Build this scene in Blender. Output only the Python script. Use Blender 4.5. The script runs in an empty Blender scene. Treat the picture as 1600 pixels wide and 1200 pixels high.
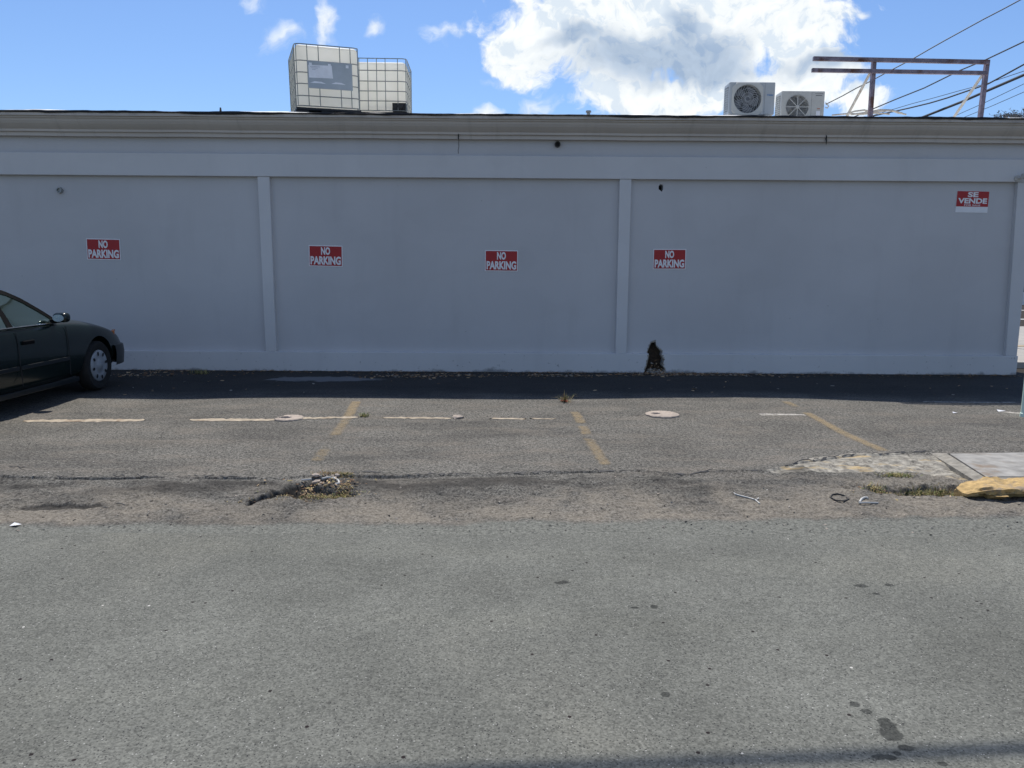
import bpy, bmesh, math, random
import numpy as np
from mathutils import Vector, Matrix
R = math.radians
C = bpy.context.scene.collection
SC = bpy.context.scene
rng = random.Random(7)

# ---------------------------------------------------------------- camera
PITCH, ROLL, YAW, HCAM, FPX = R(8.5), R(0.37956), R(0.33019), 1.617, 1202.0
cp, sp, cy_, sy_ = math.cos(PITCH), math.sin(PITCH), math.cos(YAW), math.sin(YAW)
_f = Vector((sy_*cp, cy_*cp, -sp)); _r0 = Vector((cy_, -sy_, 0)); _u0 = _r0.cross(_f)
_r = _r0*math.cos(ROLL) + _u0*math.sin(ROLL); _u = -_r0*math.sin(ROLL) + _u0*math.cos(ROLL)
cam_d = bpy.data.cameras.new("camera"); cam = bpy.data.objects.new("camera", cam_d); C.objects.link(cam)
M = Matrix.Identity(4)
for i in range(3):
    M[i][0] = _r[i]; M[i][1] = _u[i]; M[i][2] = -_f[i]
M[2][3] = HCAM
cam.matrix_world = M
cam_d.sensor_width = 36; cam_d.lens = FPX/1600*36; cam_d.clip_end = 3000; cam_d.clip_start = .05
SC.camera = cam
def ray(x, y): return _r*((x-800)/FPX) + _u*((600-y)/FPX) + _f
def at(x, y, Y):
    d = ray(x, y); p = d*(Y/d.y); p.z += HCAM; return p
def atz(x, y, z):
    d = ray(x, y); p = d*((z-HCAM)/d.z); p.z = z; return p

# ---------------------------------------------------------------- light
SUN = Vector((0.06, -0.60, -1.0)).normalized()          # the way light travels
sun_el = math.asin(-SUN.z); sun_az = math.atan2(-SUN.x, -SUN.y)   # azimuth from +Y towards +X
sd = bpy.data.lights.new("sun", 'SUN'); sd.energy = 4.6; sd.angle = R(.53); sd.color = (1, .955, .88)
so = bpy.data.objects.new("sun", sd); C.objects.link(so); so.rotation_euler = SUN.to_track_quat('-Z', 'Y').to_euler()
SC.view_settings.view_transform = 'Standard'; SC.view_settings.look = 'None'
SC.view_settings.exposure = 0.18; SC.view_settings.gamma = 1

# ---------------------------------------------------------------- shader helper
class NT:
    def __init__(s, tree): s.t = tree; s.n = tree.nodes; s.l = tree.links
    def new(s, typ, **kw):
        n = s.n.new(typ)
        for k, v in kw.items(): setattr(n, k, v)
        return n
    def put(s, sock, v):
        if isinstance(v, bpy.types.NodeSocket): s.l.new(v, sock)
        elif v is not None:
            if sock.type == 'RGBA' and not hasattr(v, '__len__'): v = (v, v, v, 1)
            if sock.type == 'RGBA' and len(v) == 3: v = (*v, 1)
            sock.default_value = v
    def m(s, op, a, b=None, c=None, clamp=False):
        n = s.new('ShaderNodeMath', operation=op, use_clamp=clamp)
        for i, v in enumerate((a, b, c)):
            if v is not None: s.put(n.inputs[i], v)
        return n.outputs[0]
    def add(s, a, b): return s.m('ADD', a, b)
    def sub(s, a, b): return s.m('SUBTRACT', a, b)
    def mul(s, a, b): return s.m('MULTIPLY', a, b)
    def div(s, a, b): return s.m('DIVIDE', a, b)
    def mx(s, a, b): return s.m('MAXIMUM', a, b)
    def mn(s, a, b): return s.m('MINIMUM', a, b)
    def step(s, v, lo, hi, a=0.0, b=1.0):
        n = s.new('ShaderNodeMapRange', interpolation_type='SMOOTHSTEP')
        for k, x in zip(('Value', 'From Min', 'From Max', 'To Min', 'To Max'), (v, lo, hi, a, b)): s.put(n.inputs[k], x)
        return n.outputs[0]
    def lin(s, v, lo, hi, a=0.0, b=1.0):
        n = s.new('ShaderNodeMapRange')
        for k, x in zip(('Value', 'From Min', 'From Max', 'To Min', 'To Max'), (v, lo, hi, a, b)): s.put(n.inputs[k], x)
        return n.outputs[0]
    def mix(s, f, a, b, bl='MIX'):
        n = s.new('ShaderNodeMix', data_type='RGBA', blend_type=bl)
        s.put(n.inputs[0], f); s.put(n.inputs[6], a); s.put(n.inputs[7], b); return n.outputs[2]
    def noise(s, vec, scale, det=3, rough=.55, dist=0.0):
        n = s.new('ShaderNodeTexNoise'); s.put(n.inputs['Vector'], vec)
        s.put(n.inputs['Scale'], scale); s.put(n.inputs['Detail'], det); s.put(n.inputs['Roughness'], rough); s.put(n.inputs['Distortion'], dist)
        return n.outputs[0]
    def vor(s, vec, scale, out='Distance', feat='F1'):
        n = s.new('ShaderNodeTexVoronoi', feature=feat); s.put(n.inputs['Vector'], vec); s.put(n.inputs['Scale'], scale)
        return n.outputs[out]
    def xyz(s, v):
        n = s.new('ShaderNodeSeparateXYZ'); s.put(n.inputs[0], v); return n.outputs
    def comb(s, x, y, z):
        n = s.new('ShaderNodeCombineXYZ')
        for i, v in enumerate((x, y, z)): s.put(n.inputs[i], v)
        return n.outputs[0]
    def pos(s): return s.new('ShaderNodeNewGeometry').outputs['Position']
    def obj(s): return s.new('ShaderNodeTexCoord').outputs['Object']
    def attr(s, name): return s.new('ShaderNodeAttribute', attribute_name=name).outputs['Fac']
    def bump(s, h, strength=.3, dist=.01):
        n = s.new('ShaderNodeBump'); s.put(n.inputs['Height'], h); n.inputs['Strength'].default_value = strength; n.inputs['Distance'].default_value = dist
        return n.outputs[0]

# ---------------------------------------------------------------- sky with cumulus
W = bpy.data.worlds.new("World"); SC.world = W; W.use_nodes = True
n = NT(W.node_tree); n.n.clear()
sky = n.new('ShaderNodeTexSky', sky_type='NISHITA', sun_disc=False, sun_elevation=sun_el, sun_rotation=sun_az, air_density=1.0, dust_density=.35, ozone_density=2.0)
dirv = n.new('ShaderNodeTexCoord').outputs['Generated']
X_, Y_, Z_ = n.xyz(dirv)
front = n.step(Y_, .15, .3)
yy = n.mx(Y_, .1)
u = n.div(X_, yy); v = n.div(Z_, yy)
uv = n.comb(u, v, 0)
wv = n.noise(uv, 7, 4, .6); wv2 = n.noise(n.comb(n.add(u, 3.1), v, 4.), 7, 4, .6)
uw_ = n.add(u, n.mul(n.sub(wv, .5), .10)); vw_ = n.add(v, n.mul(n.sub(wv2, .5), .10))
uvw = n.comb(uw_, vw_, 0)
nz1 = n.noise(uvw, 13, 9, .60); nz2 = n.noise(n.comb(n.add(uw_, 5.2), n.mul(vw_, 1.2), 1.7), 38, 7, .62)
nz1b = n.noise(n.comb(n.add(uw_, .006), n.add(vw_, .016), 0), 13, 9, .60); nz2b = n.noise(n.comb(n.add(uw_, 5.205), n.mul(n.add(vw_, .007), 1.2), 1.7), 38, 7, .62)
puff = n.sub(1.0, n.mul(n.vor(n.comb(uw_, vw_, .3), 22, 'Distance', 'SMOOTH_F1'), 1.0))
nzc = n.add(n.add(n.mul(n.sub(nz1, .5), 2.0), n.mul(n.sub(nz2, .5), 1.1)), n.mul(n.sub(puff, .62), .9))
def ell(px, py, rx, ry):
    d = ray(px, py); a = n.div(n.sub(uw_, d.x/d.y), rx/FPX); b = n.div(n.sub(vw_, d.z/d.y), ry/FPX)
    return n.sub(1.0, n.m('SQRT', n.add(n.mul(a, a), n.mul(b, b))))
def union(L):
    o = None
    for e in L:
        e = ell(*e); o = e if o is None else n.m('SMOOTH_MAX', o, e, .3)
    return o
big = union([(1035, 80, 150, 60), (905, 45, 150, 85), (815, 75, 60, 62), (1000, 10, 160, 70), (1130, 35, 185, 84), (1240, 45, 112, 80), (1005, 150, 122, 42), (1150, 138, 140, 44), (1275, 120, 80, 50), (1060, -80, 330, 120), (1345, 165, 60, 24)])
wisp = union([(398, 10, 34, 36), (441, 52, 36, 34), (503, 32, 34, 56), (690, 40, 44, 24), (840, 170, 46, 22), (790, 118, 50, 20), (770, 170, 46, 18), (588, 50, 26, 20), (1353, 30, 26, 16)])
dens = n.mx(n.step(n.add(n.add(big, .02), n.add(n.mul(nzc, .55), n.mul(n.sub(n.noise(uvw, 90, 5, .65), .5), .35))), .03, .40), n.mul(n.step(n.add(wisp, n.mul(nzc, .9)), .25, 1.15), .85))
grey = union([(1005, 92, 165, 44), (1085, 78, 110, 52), (900, 66, 75, 18), (1060, 108, 190, 32), (1075, 40, 40, 40), (1290, 104, 70, 22)])
gmask = n.mul(n.step(n.add(grey, n.mul(nzc, .24)), -.12, .75), .92)
ccol = n.mix(gmask, (.84, .875, .89, 1), (.36, .46, .60, 1))
rel = n.add(n.mul(n.sub(nz1b, nz1), 3.2), n.mul(n.sub(nz2b, nz2), 1.6))
ccol = n.mix(n.mul(n.step(rel, -.02, .34), .62), ccol, n.mix(1.0, ccol, (.66, .76, .89, 1), 'MULTIPLY'))
ccol = n.mix(n.mul(n.step(rel, -.02, -.36), .5), ccol, n.mix(1.0, ccol, (1.14, 1.13, 1.12, 1), 'MULTIPLY'))
SKY_S = .112
tint = n.mix(1.0, sky.outputs[0], (.70, .84, 1.05, 1), 'MULTIPLY')
scl = n.new('ShaderNodeVectorMath', operation='SCALE'); n.put(scl.inputs[0], ccol); scl.inputs['Scale'].default_value = 1.0/SKY_S
bn = n.noise(dirv, 2.6, 8, .58, .4)
bden = n.mul(n.mul(n.step(bn, .53, .62), n.step(Z_, .02, .12)), n.sub(1.0, n.step(Y_, -.15, .25)))  # unseen clouds behind the camera, added to brighten the shaded wall
scb = n.new('ShaderNodeVectorMath', operation='SCALE'); n.put(scb.inputs[0], n.mix(n.step(bn, .56, .72), (.56, .62, .70, 1), (.86, .90, .95, 1))); scb.inputs['Scale'].default_value = 1.0/SKY_S
final = n.mix(bden, n.mix(n.mul(dens, front), tint, scl.outputs[0]), scb.outputs[0])
bg = n.new('ShaderNodeBackground'); n.put(bg.inputs[0], final); bg.inputs[1].default_value = SKY_S
out = n.new('ShaderNodeOutputWorld'); n.l.new(bg.outputs[0], out.inputs[0])

# ---------------------------------------------------------------- materials
MATS = {}
def newmat(name):
    m = bpy.data.materials.new(name); m.use_nodes = True; t = NT(m.node_tree); t.n.clear()
    o = t.new('ShaderNodeOutputMaterial'); MATS[name] = m
    return m, t, o
def bsdf(t, o, col, rough=.7, metal=0.0, normal=None, spec=.4, coat=0.0, **kw):
    b = t.new('ShaderNodeBsdfPrincipled')
    t.put(b.inputs['Base Color'], col); t.put(b.inputs['Roughness'], rough); t.put(b.inputs['Metallic'], metal)
    t.put(b.inputs['Specular IOR Level'], spec); t.put(b.inputs['Coat Weight'], coat)
    if normal is not None: t.put(b.inputs['Normal'], normal)
    for k, v in kw.items(): t.put(b.inputs[k], v)
    t.l.new(b.outputs[0], o.inputs[0]); return b
def simple(name, col, rough=.6, metal=0.0, var=.15, scale=20, spec=.4, coat=0.0, bump=0.0, dirt=None):
    m, t, o = newmat(name); p = t.obj()
    nz = t.noise(p, scale, 4)
    c = t.mix(t.lin(nz, .3, .7), tuple(x*(1-var) for x in col), tuple(min(1, x*(1+var)) for x in col))
    if dirt: c = t.mix(t.step(t.noise(p, scale*.35, 6, .65), .52, .68), c, dirt)
    bsdf(t, o, c, rough, metal, t.bump(nz, bump, .01) if bump else None, spec, coat); return m

RLO, RHI = (.048, .049, .044), (.220, .221, .193)
WET = ((1337, 1101, 8, 4.5), (1354, 1112, 8, 4), (1385, 1131, 14, 9), (1393, 1148, 17, 10), (1415, 1168, 13, 5), (1402, 1177, 7, 4), (1374, 1183, 12, 5), (1390, 1184, 11, 4.5), (1473, 1194, 8, 4), (1347, 916, 14, 3), (1390, 915, 9, 2.5), (1368, 928, 7, 2.5), (1022, 948, 8, 4), (1040, 1085, 7, 4), (880, 911, 14, 3), (992, 950, 7, 2))
def asphalt(name, kind):
    m, t, o = newmat(name); p = t.pos()
    X, Y, Z = t.xyz(p)
    p2 = t.comb(X, Y, 0)
    g1 = t.vor(p2, 135 if kind == 'road' else 100, 'Color'); g1v = t.xyz(g1)[0]
    g2 = t.noise(p2, 85 if kind == 'road' else 62, 3, .7); g3 = t.noise(p2, 24, 3, .65)
    big = t.noise(p2, 1.1, 5, .6); mid = t.noise(t.comb(t.mul(X, .45), Y, 0), 3.2, 5, .62)
    if kind == 'road':   lo, hi, warm = RLO, RHI, (.215, .20, .175)
    else:                lo, hi, warm = (.023, .022, .020), (.208, .196, .172), (.245, .21, .17)
    gr = t.add(t.add(t.mul(g1v, .40), t.mul(g2, .62)), t.mul(g3, .42))
    g4 = t.noise(p2, 38, 2, .8)
    gr = t.add(gr, t.mul(t.sub(g4, .5), .25 if kind == 'road' else 1.1))
    c = t.mix(t.lin(gr, .30, 1.12) if kind == 'road' else t.lin(gr, .42, 1.02), lo, hi)
    # single light stones and dark pits
    rnd = t.xyz(t.vor(p2, 118, 'Color'))
    dd = t.vor(p2, 118)
    c = t.mix(t.mul(t.m('GREATER_THAN', rnd[1], .975), t.m('LESS_THAN', dd, .34)), c, (.36, .355, .33))
    c = t.mix(t.mul(t.m('LESS_THAN', rnd[2], .05), t.m('LESS_THAN', dd, .36)), c, (.035, .035, .035))
    rn2 = t.xyz(t.vor(p2, 17, 'Color')); d2 = t.vor(p2, 17)
    c = t.mix(t.mul(t.m('LESS_THAN', rn2[2], .018), t.m('LESS_THAN', d2, .13)), c, (.02, .015, .015))
    c = t.mix(t.mul(t.m('GREATER_THAN', rn2[1], .988), t.m('LESS_THAN', d2, .11)), c, (.5, .48, .44))
    # broad wear
    wear = t.lin(big, .3, .7, .78, 1.18)
    c = t.mix(1.0, c, t.comb(wear, wear, wear), 'MULTIPLY')
    if kind == 'road':
        c = t.mix(t.mul(t.step(t.noise(p2, .55, 4), .5, .7), .35), c, t.mix(1.0, c, (1.06, 1.0, .93, 1), 'MULTIPLY'))
        st = t.step(t.noise(t.comb(t.mul(X, .25), t.mul(Y, 1.6), 3.0), 1.6, 4), .55, .75)
        c = t.mix(t.mul(st, .22), c, t.mix(1.0, c, (.82, .84, .87, 1), 'MULTIPLY'))
        tk = t.step(t.noise(t.comb(t.mul(X, .12), Y, 7.0), 2.2, 3, .5), .5, .66)
        c = t.mix(t.mul(tk, .20), c, t.mix(1.0, c, (1.16, 1.15, 1.10, 1), 'MULTIPLY'))
        # damp spots, each with its own outline
        wn = t.mul(t.sub(t.noise(p2, 22, 3, .6), .5), 1.5); wet = None
        for px, py, rx, ry in WET:
            q = atz(px, py, -.055); ex = atz(px+rx, py, -.055).x-q.x; ey = atz(px, py-ry, -.055).y-q.y
            ax = t.div(t.sub(X, q.x), ex); ay = t.div(t.sub(Y, q.y), ey)
            e = t.sub(1.12 if py > 1000 else .95, t.m('SQRT', t.add(t.mul(ax, ax), t.mul(ay, ay))))
            wet = e if wet is None else t.mx(wet, e)
        wet = t.step(t.add(wet, wn), -.02, .28)
        c = t.mix(t.mul(wet, .80), c, t.mix(1.0, c, (.24, .25, .26, 1), 'MULTIPLY'))
    else:
        pt = t.step(t.noise(t.comb(t.mul(X, .35), Y, 5.0), 1.5, 5, .65), .48, .66)
        c = t.mix(t.mul(pt, .60), c, t.mix(1.0, c, (.58, .58, .60, 1), 'MULTIPLY'))
        dust = t.step(mid, .46, .68)
        c = t.mix(t.mul(dust, .38), c, t.mix(t.lin(gr, .3, 1.1), (.12, .105, .088), warm))
        # shadow zone by the wall darkened in the colour, then grime at its foot
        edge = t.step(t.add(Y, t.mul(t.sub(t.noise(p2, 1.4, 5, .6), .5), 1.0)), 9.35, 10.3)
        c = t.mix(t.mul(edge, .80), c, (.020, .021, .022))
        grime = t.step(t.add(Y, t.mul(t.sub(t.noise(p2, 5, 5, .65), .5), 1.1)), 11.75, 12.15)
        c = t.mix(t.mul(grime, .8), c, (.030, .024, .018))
        # bare pale patch of old concrete near the wall
        ax = t.div(t.sub(X, PATCH[0]), .95); ay = t.div(t.sub(Y, PATCH[1]), .30)
        e = t.add(t.add(t.mul(ax, ax), t.mul(ay, ay)), t.mul(t.sub(t.noise(p2, 4, 5, .6), .5), 2.2))
        c = t.mix(t.step(e, .9, .45), c, (.16, .165, .17))
        if kind == 'shoulder':
            c = t.mix(t.attr('dirt'), c, t.mix(t.lin(gr, .3, 1.1), (.080, .068, .054), (.275, .245, .20)))
            con = t.mix(t.lin(t.noise(p2, 14, 7, .72), .34, .66), (.13, .118, .10), (.44, .41, .345))
            yl = t.step(t.noise(t.comb(X, t.mul(Y, 3), 9.), 2.1, 5, .6), .56, .64)
            ck = t.vor(t.comb(t.add(X, t.mul(t.noise(p2, 6, 4), .25)), t.add(t.mul(Y, 1.6), t.mul(t.noise(p2, 7, 4), .25)), 0), 4.2, 'Distance', 'DISTANCE_TO_EDGE')
            con = t.mix(t.mul(t.step(ck, .03, .006), .6), con, (.06, .052, .042))
            con = t.mix(t.mul(yl, .7), con, (.50, .36, .17))
            c = t.mix(t.attr('concrete'), c, con)
            c = t.mix(t.attr('dark'), c, (.022, .020, .018))
            c = t.mix(t.attr('roadmix'), c, t.mix(t.lin(gr, .30, 1.12), RLO, RHI))
    h = t.add(t.mul(g1v, .5), t.add(t.mul(g2, .8), t.mul(g3, .6)))
    bsdf(t, o, c, .93, 0, t.bump(h, .55 if kind != 'road' else .45, .006), .2)
    return m

def wall_mat(name, col, kind='wall'):
    m, t, o = newmat(name); p = t.pos(); X, Y, Z = t.xyz(p)
    a = t.noise(p, .45, 5, .55); b = t.noise(t.comb(t.mul(X, 1), 0, t.mul(Z, .22)), 3.2, 5, .6); f = t.noise(p, 38, 3, .6)
    c = t.mix(t.lin(a, .3, .7), tuple(x*.93 for x in col), tuple(x*1.05 for x in col))
    c = t.mix(t.mul(t.step(b, .50, .74), .11), c, tuple(x*.62 for x in col))
    patch = t.step(t.noise(t.comb(t.mul(X, .6), 0, t.mul(Z, 1.2)), 1.3, 2, .4), .5, .53)
    c = t.mix(t.mul(patch, .06), c, tuple(x*1.25 for x in col))
    if kind == 'wall':
        sp_ = t.mul(t.step(t.vor(p, 5.5), .045, .02), t.step(t.noise(p, 1.1, 2), .55, .62))
        c = t.mix(t.mul(sp_, .8), c, (.05, .05, .05))
    if kind == 'plinth':
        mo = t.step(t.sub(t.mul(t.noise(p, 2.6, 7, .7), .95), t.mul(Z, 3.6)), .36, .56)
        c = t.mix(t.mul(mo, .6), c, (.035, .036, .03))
        sc = t.step(t.noise(p, 16, 5, .7), .64, .7)
        c = t.mix(t.mul(sc, .5), c, (.10, .10, .10))
    if kind == 'cornice':
        st = t.step(t.noise(t.comb(t.mul(X, 3.0), 0, t.mul(Z, .5)), 2.4, 6, .68), .5, .72)
        c = t.mix(t.mul(st, .22), c, (.16, .15, .135))
        tp = t.mul(t.step(Z, 3.80, 3.90), t.step(t.noise(p, 4, 5, .65), .45, .6))
        c = t.mix(t.mul(tp, .5), c, (.07, .06, .05))
    bsdf(t, o, c, .82, 0, t.bump(t.add(f, t.mul(a, 2.)), .22, .006), .25)
    return m

PATCH = tuple(atz(505, 592, 0))[:2]
WALLC = (.545, .54, .545); TRIMC = (.585, .58, .585); PANC = (.515, .51, .52)
m_wall = wall_mat('wall_paint', PANC); m_trimw = wall_mat('trim_paint', TRIMC, 'trim'); m_plinth = wall_mat('plinth_paint', TRIMC, 'plinth'); m_corn = wall_mat('cornice_paint', (.52, .475, .43), 'cornice')
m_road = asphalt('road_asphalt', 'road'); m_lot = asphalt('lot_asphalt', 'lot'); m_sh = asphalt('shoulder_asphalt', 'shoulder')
m_black = simple('tar', (.018, .018, .020), .7, var=.4, scale=30, bump=.4)
m_dark = simple('dark_cavity', (.055, .038, .026), .95, var=.5, scale=30, bump=.6)
m_roofw = simple('roof_coating', (.74, .74, .72), .6, var=.12, scale=6, bump=.2, dirt=(.35, .33, .30))
m_red = simple('sign_red', (.36, .014, .018), .45, var=.06, scale=8)
m_white = simple('sign_white', (.74, .74, .76), .5, var=.04, scale=8)
m_galv = simple('galvanised', (.22, .24, .235), .5, .4, var=.25, scale=25)
m_plate = simple('label_plate', (.40, .43, .45), .5, .25, var=.08, scale=5)
m_paper = simple('label_paper', (.78, .79, .82), .7, var=.08, scale=9)
m_blackpl = simple('black_plastic', (.015, .015, .017), .55, var=.3, scale=12)
m_ac = simple('casing_paint', (.47, .465, .43), .45, var=.06, scale=5, dirt=(.42, .40, .36))
m_acg = simple('casing_grey', (.38, .40, .41), .45, var=.06, scale=5)
m_fin = simple('condenser_fins', (.07, .075, .08), .5, .4, var=.3, scale=40)
m_blade = simple('fan_blade', (.17, .18, .20), .5, var=.15, scale=10)
m_wire = simple('grille_wire', (.36, .37, .37), .45, var=.1, scale=10)
m_blue = simple('letter_blue', (.03, .16, .38), .5, var=.05)
m_grey = simple('letter_grey', (.15, .15, .15), .6, var=.05)
m_steel = simple('painted_steel', (.24, .195, .23), .55, .2, var=.35, scale=9, bump=.2, dirt=(.11, .045, .025))
m_brace = simple('pale_steel', (.50, .47, .42), .5, .1, var=.2, scale=9, dirt=(.25, .13, .07))
m_cable = simple('cable_sheath', (.028, .030, .036), .6, var=.2)
m_wcable = simple('pale_cable', (.55, .50, .42), .6, var=.2)
m_conc = simple('concrete', (.235, .218, .185), .9, var=.35, scale=14, bump=.6, dirt=(.17, .15, .12))
m_lid = simple('lid_concrete', (.36, .30, .25), .9, var=.22, scale=30, bump=.6, dirt=(.34, .29, .24))
m_cover = simple('cover_plate', (.27, .26, .24), .8, .1, var=.3, scale=7, bump=.3, dirt=(.20, .155, .115))
m_yel = simple('yellow_kerb_paint', (.42, .285, .12), .9, var=.34, scale=24, bump=1.0, dirt=(.24, .19, .135))
m_kerb = simple('kerb_line', (.37, .305, .225), .9, var=.3, scale=14, bump=.5, dirt=(.24, .17, .11))
m_mint = simple('mint_paint', (.60, .76, .68), .5, var=.06, scale=6)
m_strap = simple('white_plastic', (.50, .49, .46), .5, var=.1)
m_rub = simple('dull_rubber', (.06, .055, .05), .8, var=.2)
m_leaf = simple('dead_leaf', (.20, .115, .06), .9, var=.6, scale=3)
m_leafp = simple('pale_leaf', (.38, .27, .16), .9, var=.5, scale=3)
m_grass = simple('dry_grass', (.34, .27, .12), .9, var=.5, scale=4)
m_green = simple('green_grass', (.13, .165, .045), .9, var=.5, scale=4)
m_redleaf = simple('red_leaf', (.36, .08, .045), .8, var=.3)
m_stone = simple('rubble', (.30, .27, .23), .95, var=.35, scale=25, bump=.6)
m_frond = simple('dry_frond', (.13, .13, .13), .9, var=.3)
m_zinc = simple('vent_metal', (.30, .31, .31), .5, .5, var=.2)
m_paint = simple('car_paint', (.005, .012, .012), .25, .0, var=.08, scale=3, spec=.35, coat=.2)
m_bump = simple('bumper_paint', (.006, .010, .013), .4, .0, var=.08, scale=3, spec=.3, coat=.1)
m_trim = simple('black_trim', (.008, .008, .009), .9, var=.1, spec=.05)
m_chrome = simple('bright_trim', (.62, .63, .64), .25, 1.0, var=.05)
m_tyre = simple('tyre_rubber', (.016, .016, .016), .85, var=.25, scale=15)
m_hub = simple('hubcap_silver', (.42, .44, .47), .38, .5, var=.06)
m_amber = simple('amber_lens', (.45, .13, .02), .2, var=.05, spec=.6)
m_lens = simple('headlamp_lens', (.5, .52, .54), .1, var=.05, spec=.7)
m_tail = simple('tail_lens', (.25, .01, .01), .15, var=.05, spec=.6)
m_letg = simple('faded_print', (.40, .42, .50), .7, var=.1)
m_seat = simple('seat_cloth', (.36, .39, .34), .9, var=.15)
m_pave = simple('pavement_concrete', (.34, .32, .29), .9, var=.12, scale=3)
m_far = simple('far_wall_paint', (.20, .27, .26), .8, var=.12, scale=.6)
m_linew = simple('white_line_paint', (.6, .6, .57), .8, var=.1)

m, t, o = newmat('window_glass')                                     # real see-through tinted glass
g = t.new('ShaderNodeBsdfGlossy'); g.inputs['Roughness'].default_value = .02; t.put(g.inputs['Color'], (.85, 1.0, .92, 1))
tr = t.new('ShaderNodeBsdfTransparent'); t.put(tr.inputs[0], (.70, .82, .76, 1))
fr = t.new('ShaderNodeFresnel'); fr.inputs[0].default_value = 1.55
ms = t.new('ShaderNodeMixShader'); t.put(ms.inputs[0], t.add(t.mul(fr.outputs[0], .9), .36)); t.l.new(tr.outputs[0], ms.inputs[1]); t.l.new(g.outputs[0], ms.inputs[2]); t.l.new(ms.outputs[0], o.inputs[0])
m_glass = m
m, t, o = newmat('milky_plastic')                                    # translucent tank wall
p = t.obj(); nz = t.noise(p, 2.2, 4); zz = t.xyz(p)[2]
col = t.mix(t.lin(nz, .3, .7), (.87, .85, .78), (.93, .915, .86))
b = t.new('ShaderNodeBsdfPrincipled'); t.put(b.inputs['Base Color'], col); b.inputs['Roughness'].default_value = .45
tl = t.new('ShaderNodeBsdfTranslucent'); t.put(tl.inputs[0], col)
ms = t.new('ShaderNodeMixShader'); ms.inputs[0].default_value = .70; t.l.new(b.outputs[0], ms.inputs[1]); t.l.new(tl.outputs[0], ms.inputs[2]); t.l.new(ms.outputs[0], o.inputs[0])
m_milk = m
def worn_paint(name, col, keep, soft=.07, amt=1.0):
    m, t, o = newmat(name); p = t.pos()
    cv_ = t.attr('cover')
    nn = t.add(t.add(t.mul(t.noise(p, 120, 3, .75), .95), t.mul(t.noise(p, 9, 4, .62), .6)), t.mul(t.sub(cv_, 1.0), .85))
    mask = t.mul(t.step(nn, 1.15-keep-soft, 1.15-keep+soft), amt)
    b = t.new('ShaderNodeBsdfPrincipled'); t.put(b.inputs['Base Color'], t.mix(t.noise(p, 30), tuple(x*.7 for x in col), tuple(min(1, x*1.2) for x in col))); b.inputs['Roughness'].default_value = .9
    tr = t.new('ShaderNodeBsdfTransparent'); ms = t.new('ShaderNodeMixShader'); t.put(ms.inputs[0], mask)
    t.l.new(tr.outputs[0], ms.inputs[1]); t.l.new(b.outputs[0], ms.inputs[2]); t.l.new(ms.outputs[0], o.inputs[0]); return m
m_yline = worn_paint('worn_yellow_paint', (.38, .28, .15), .45, .24, .52)
m_wet = worn_paint('wet_mark', (.062, .065, .068), .62, .12, .9)
m_wash = worn_paint('worn_white_and_light', (.46, .43, .38), .42, .08, .9)

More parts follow.
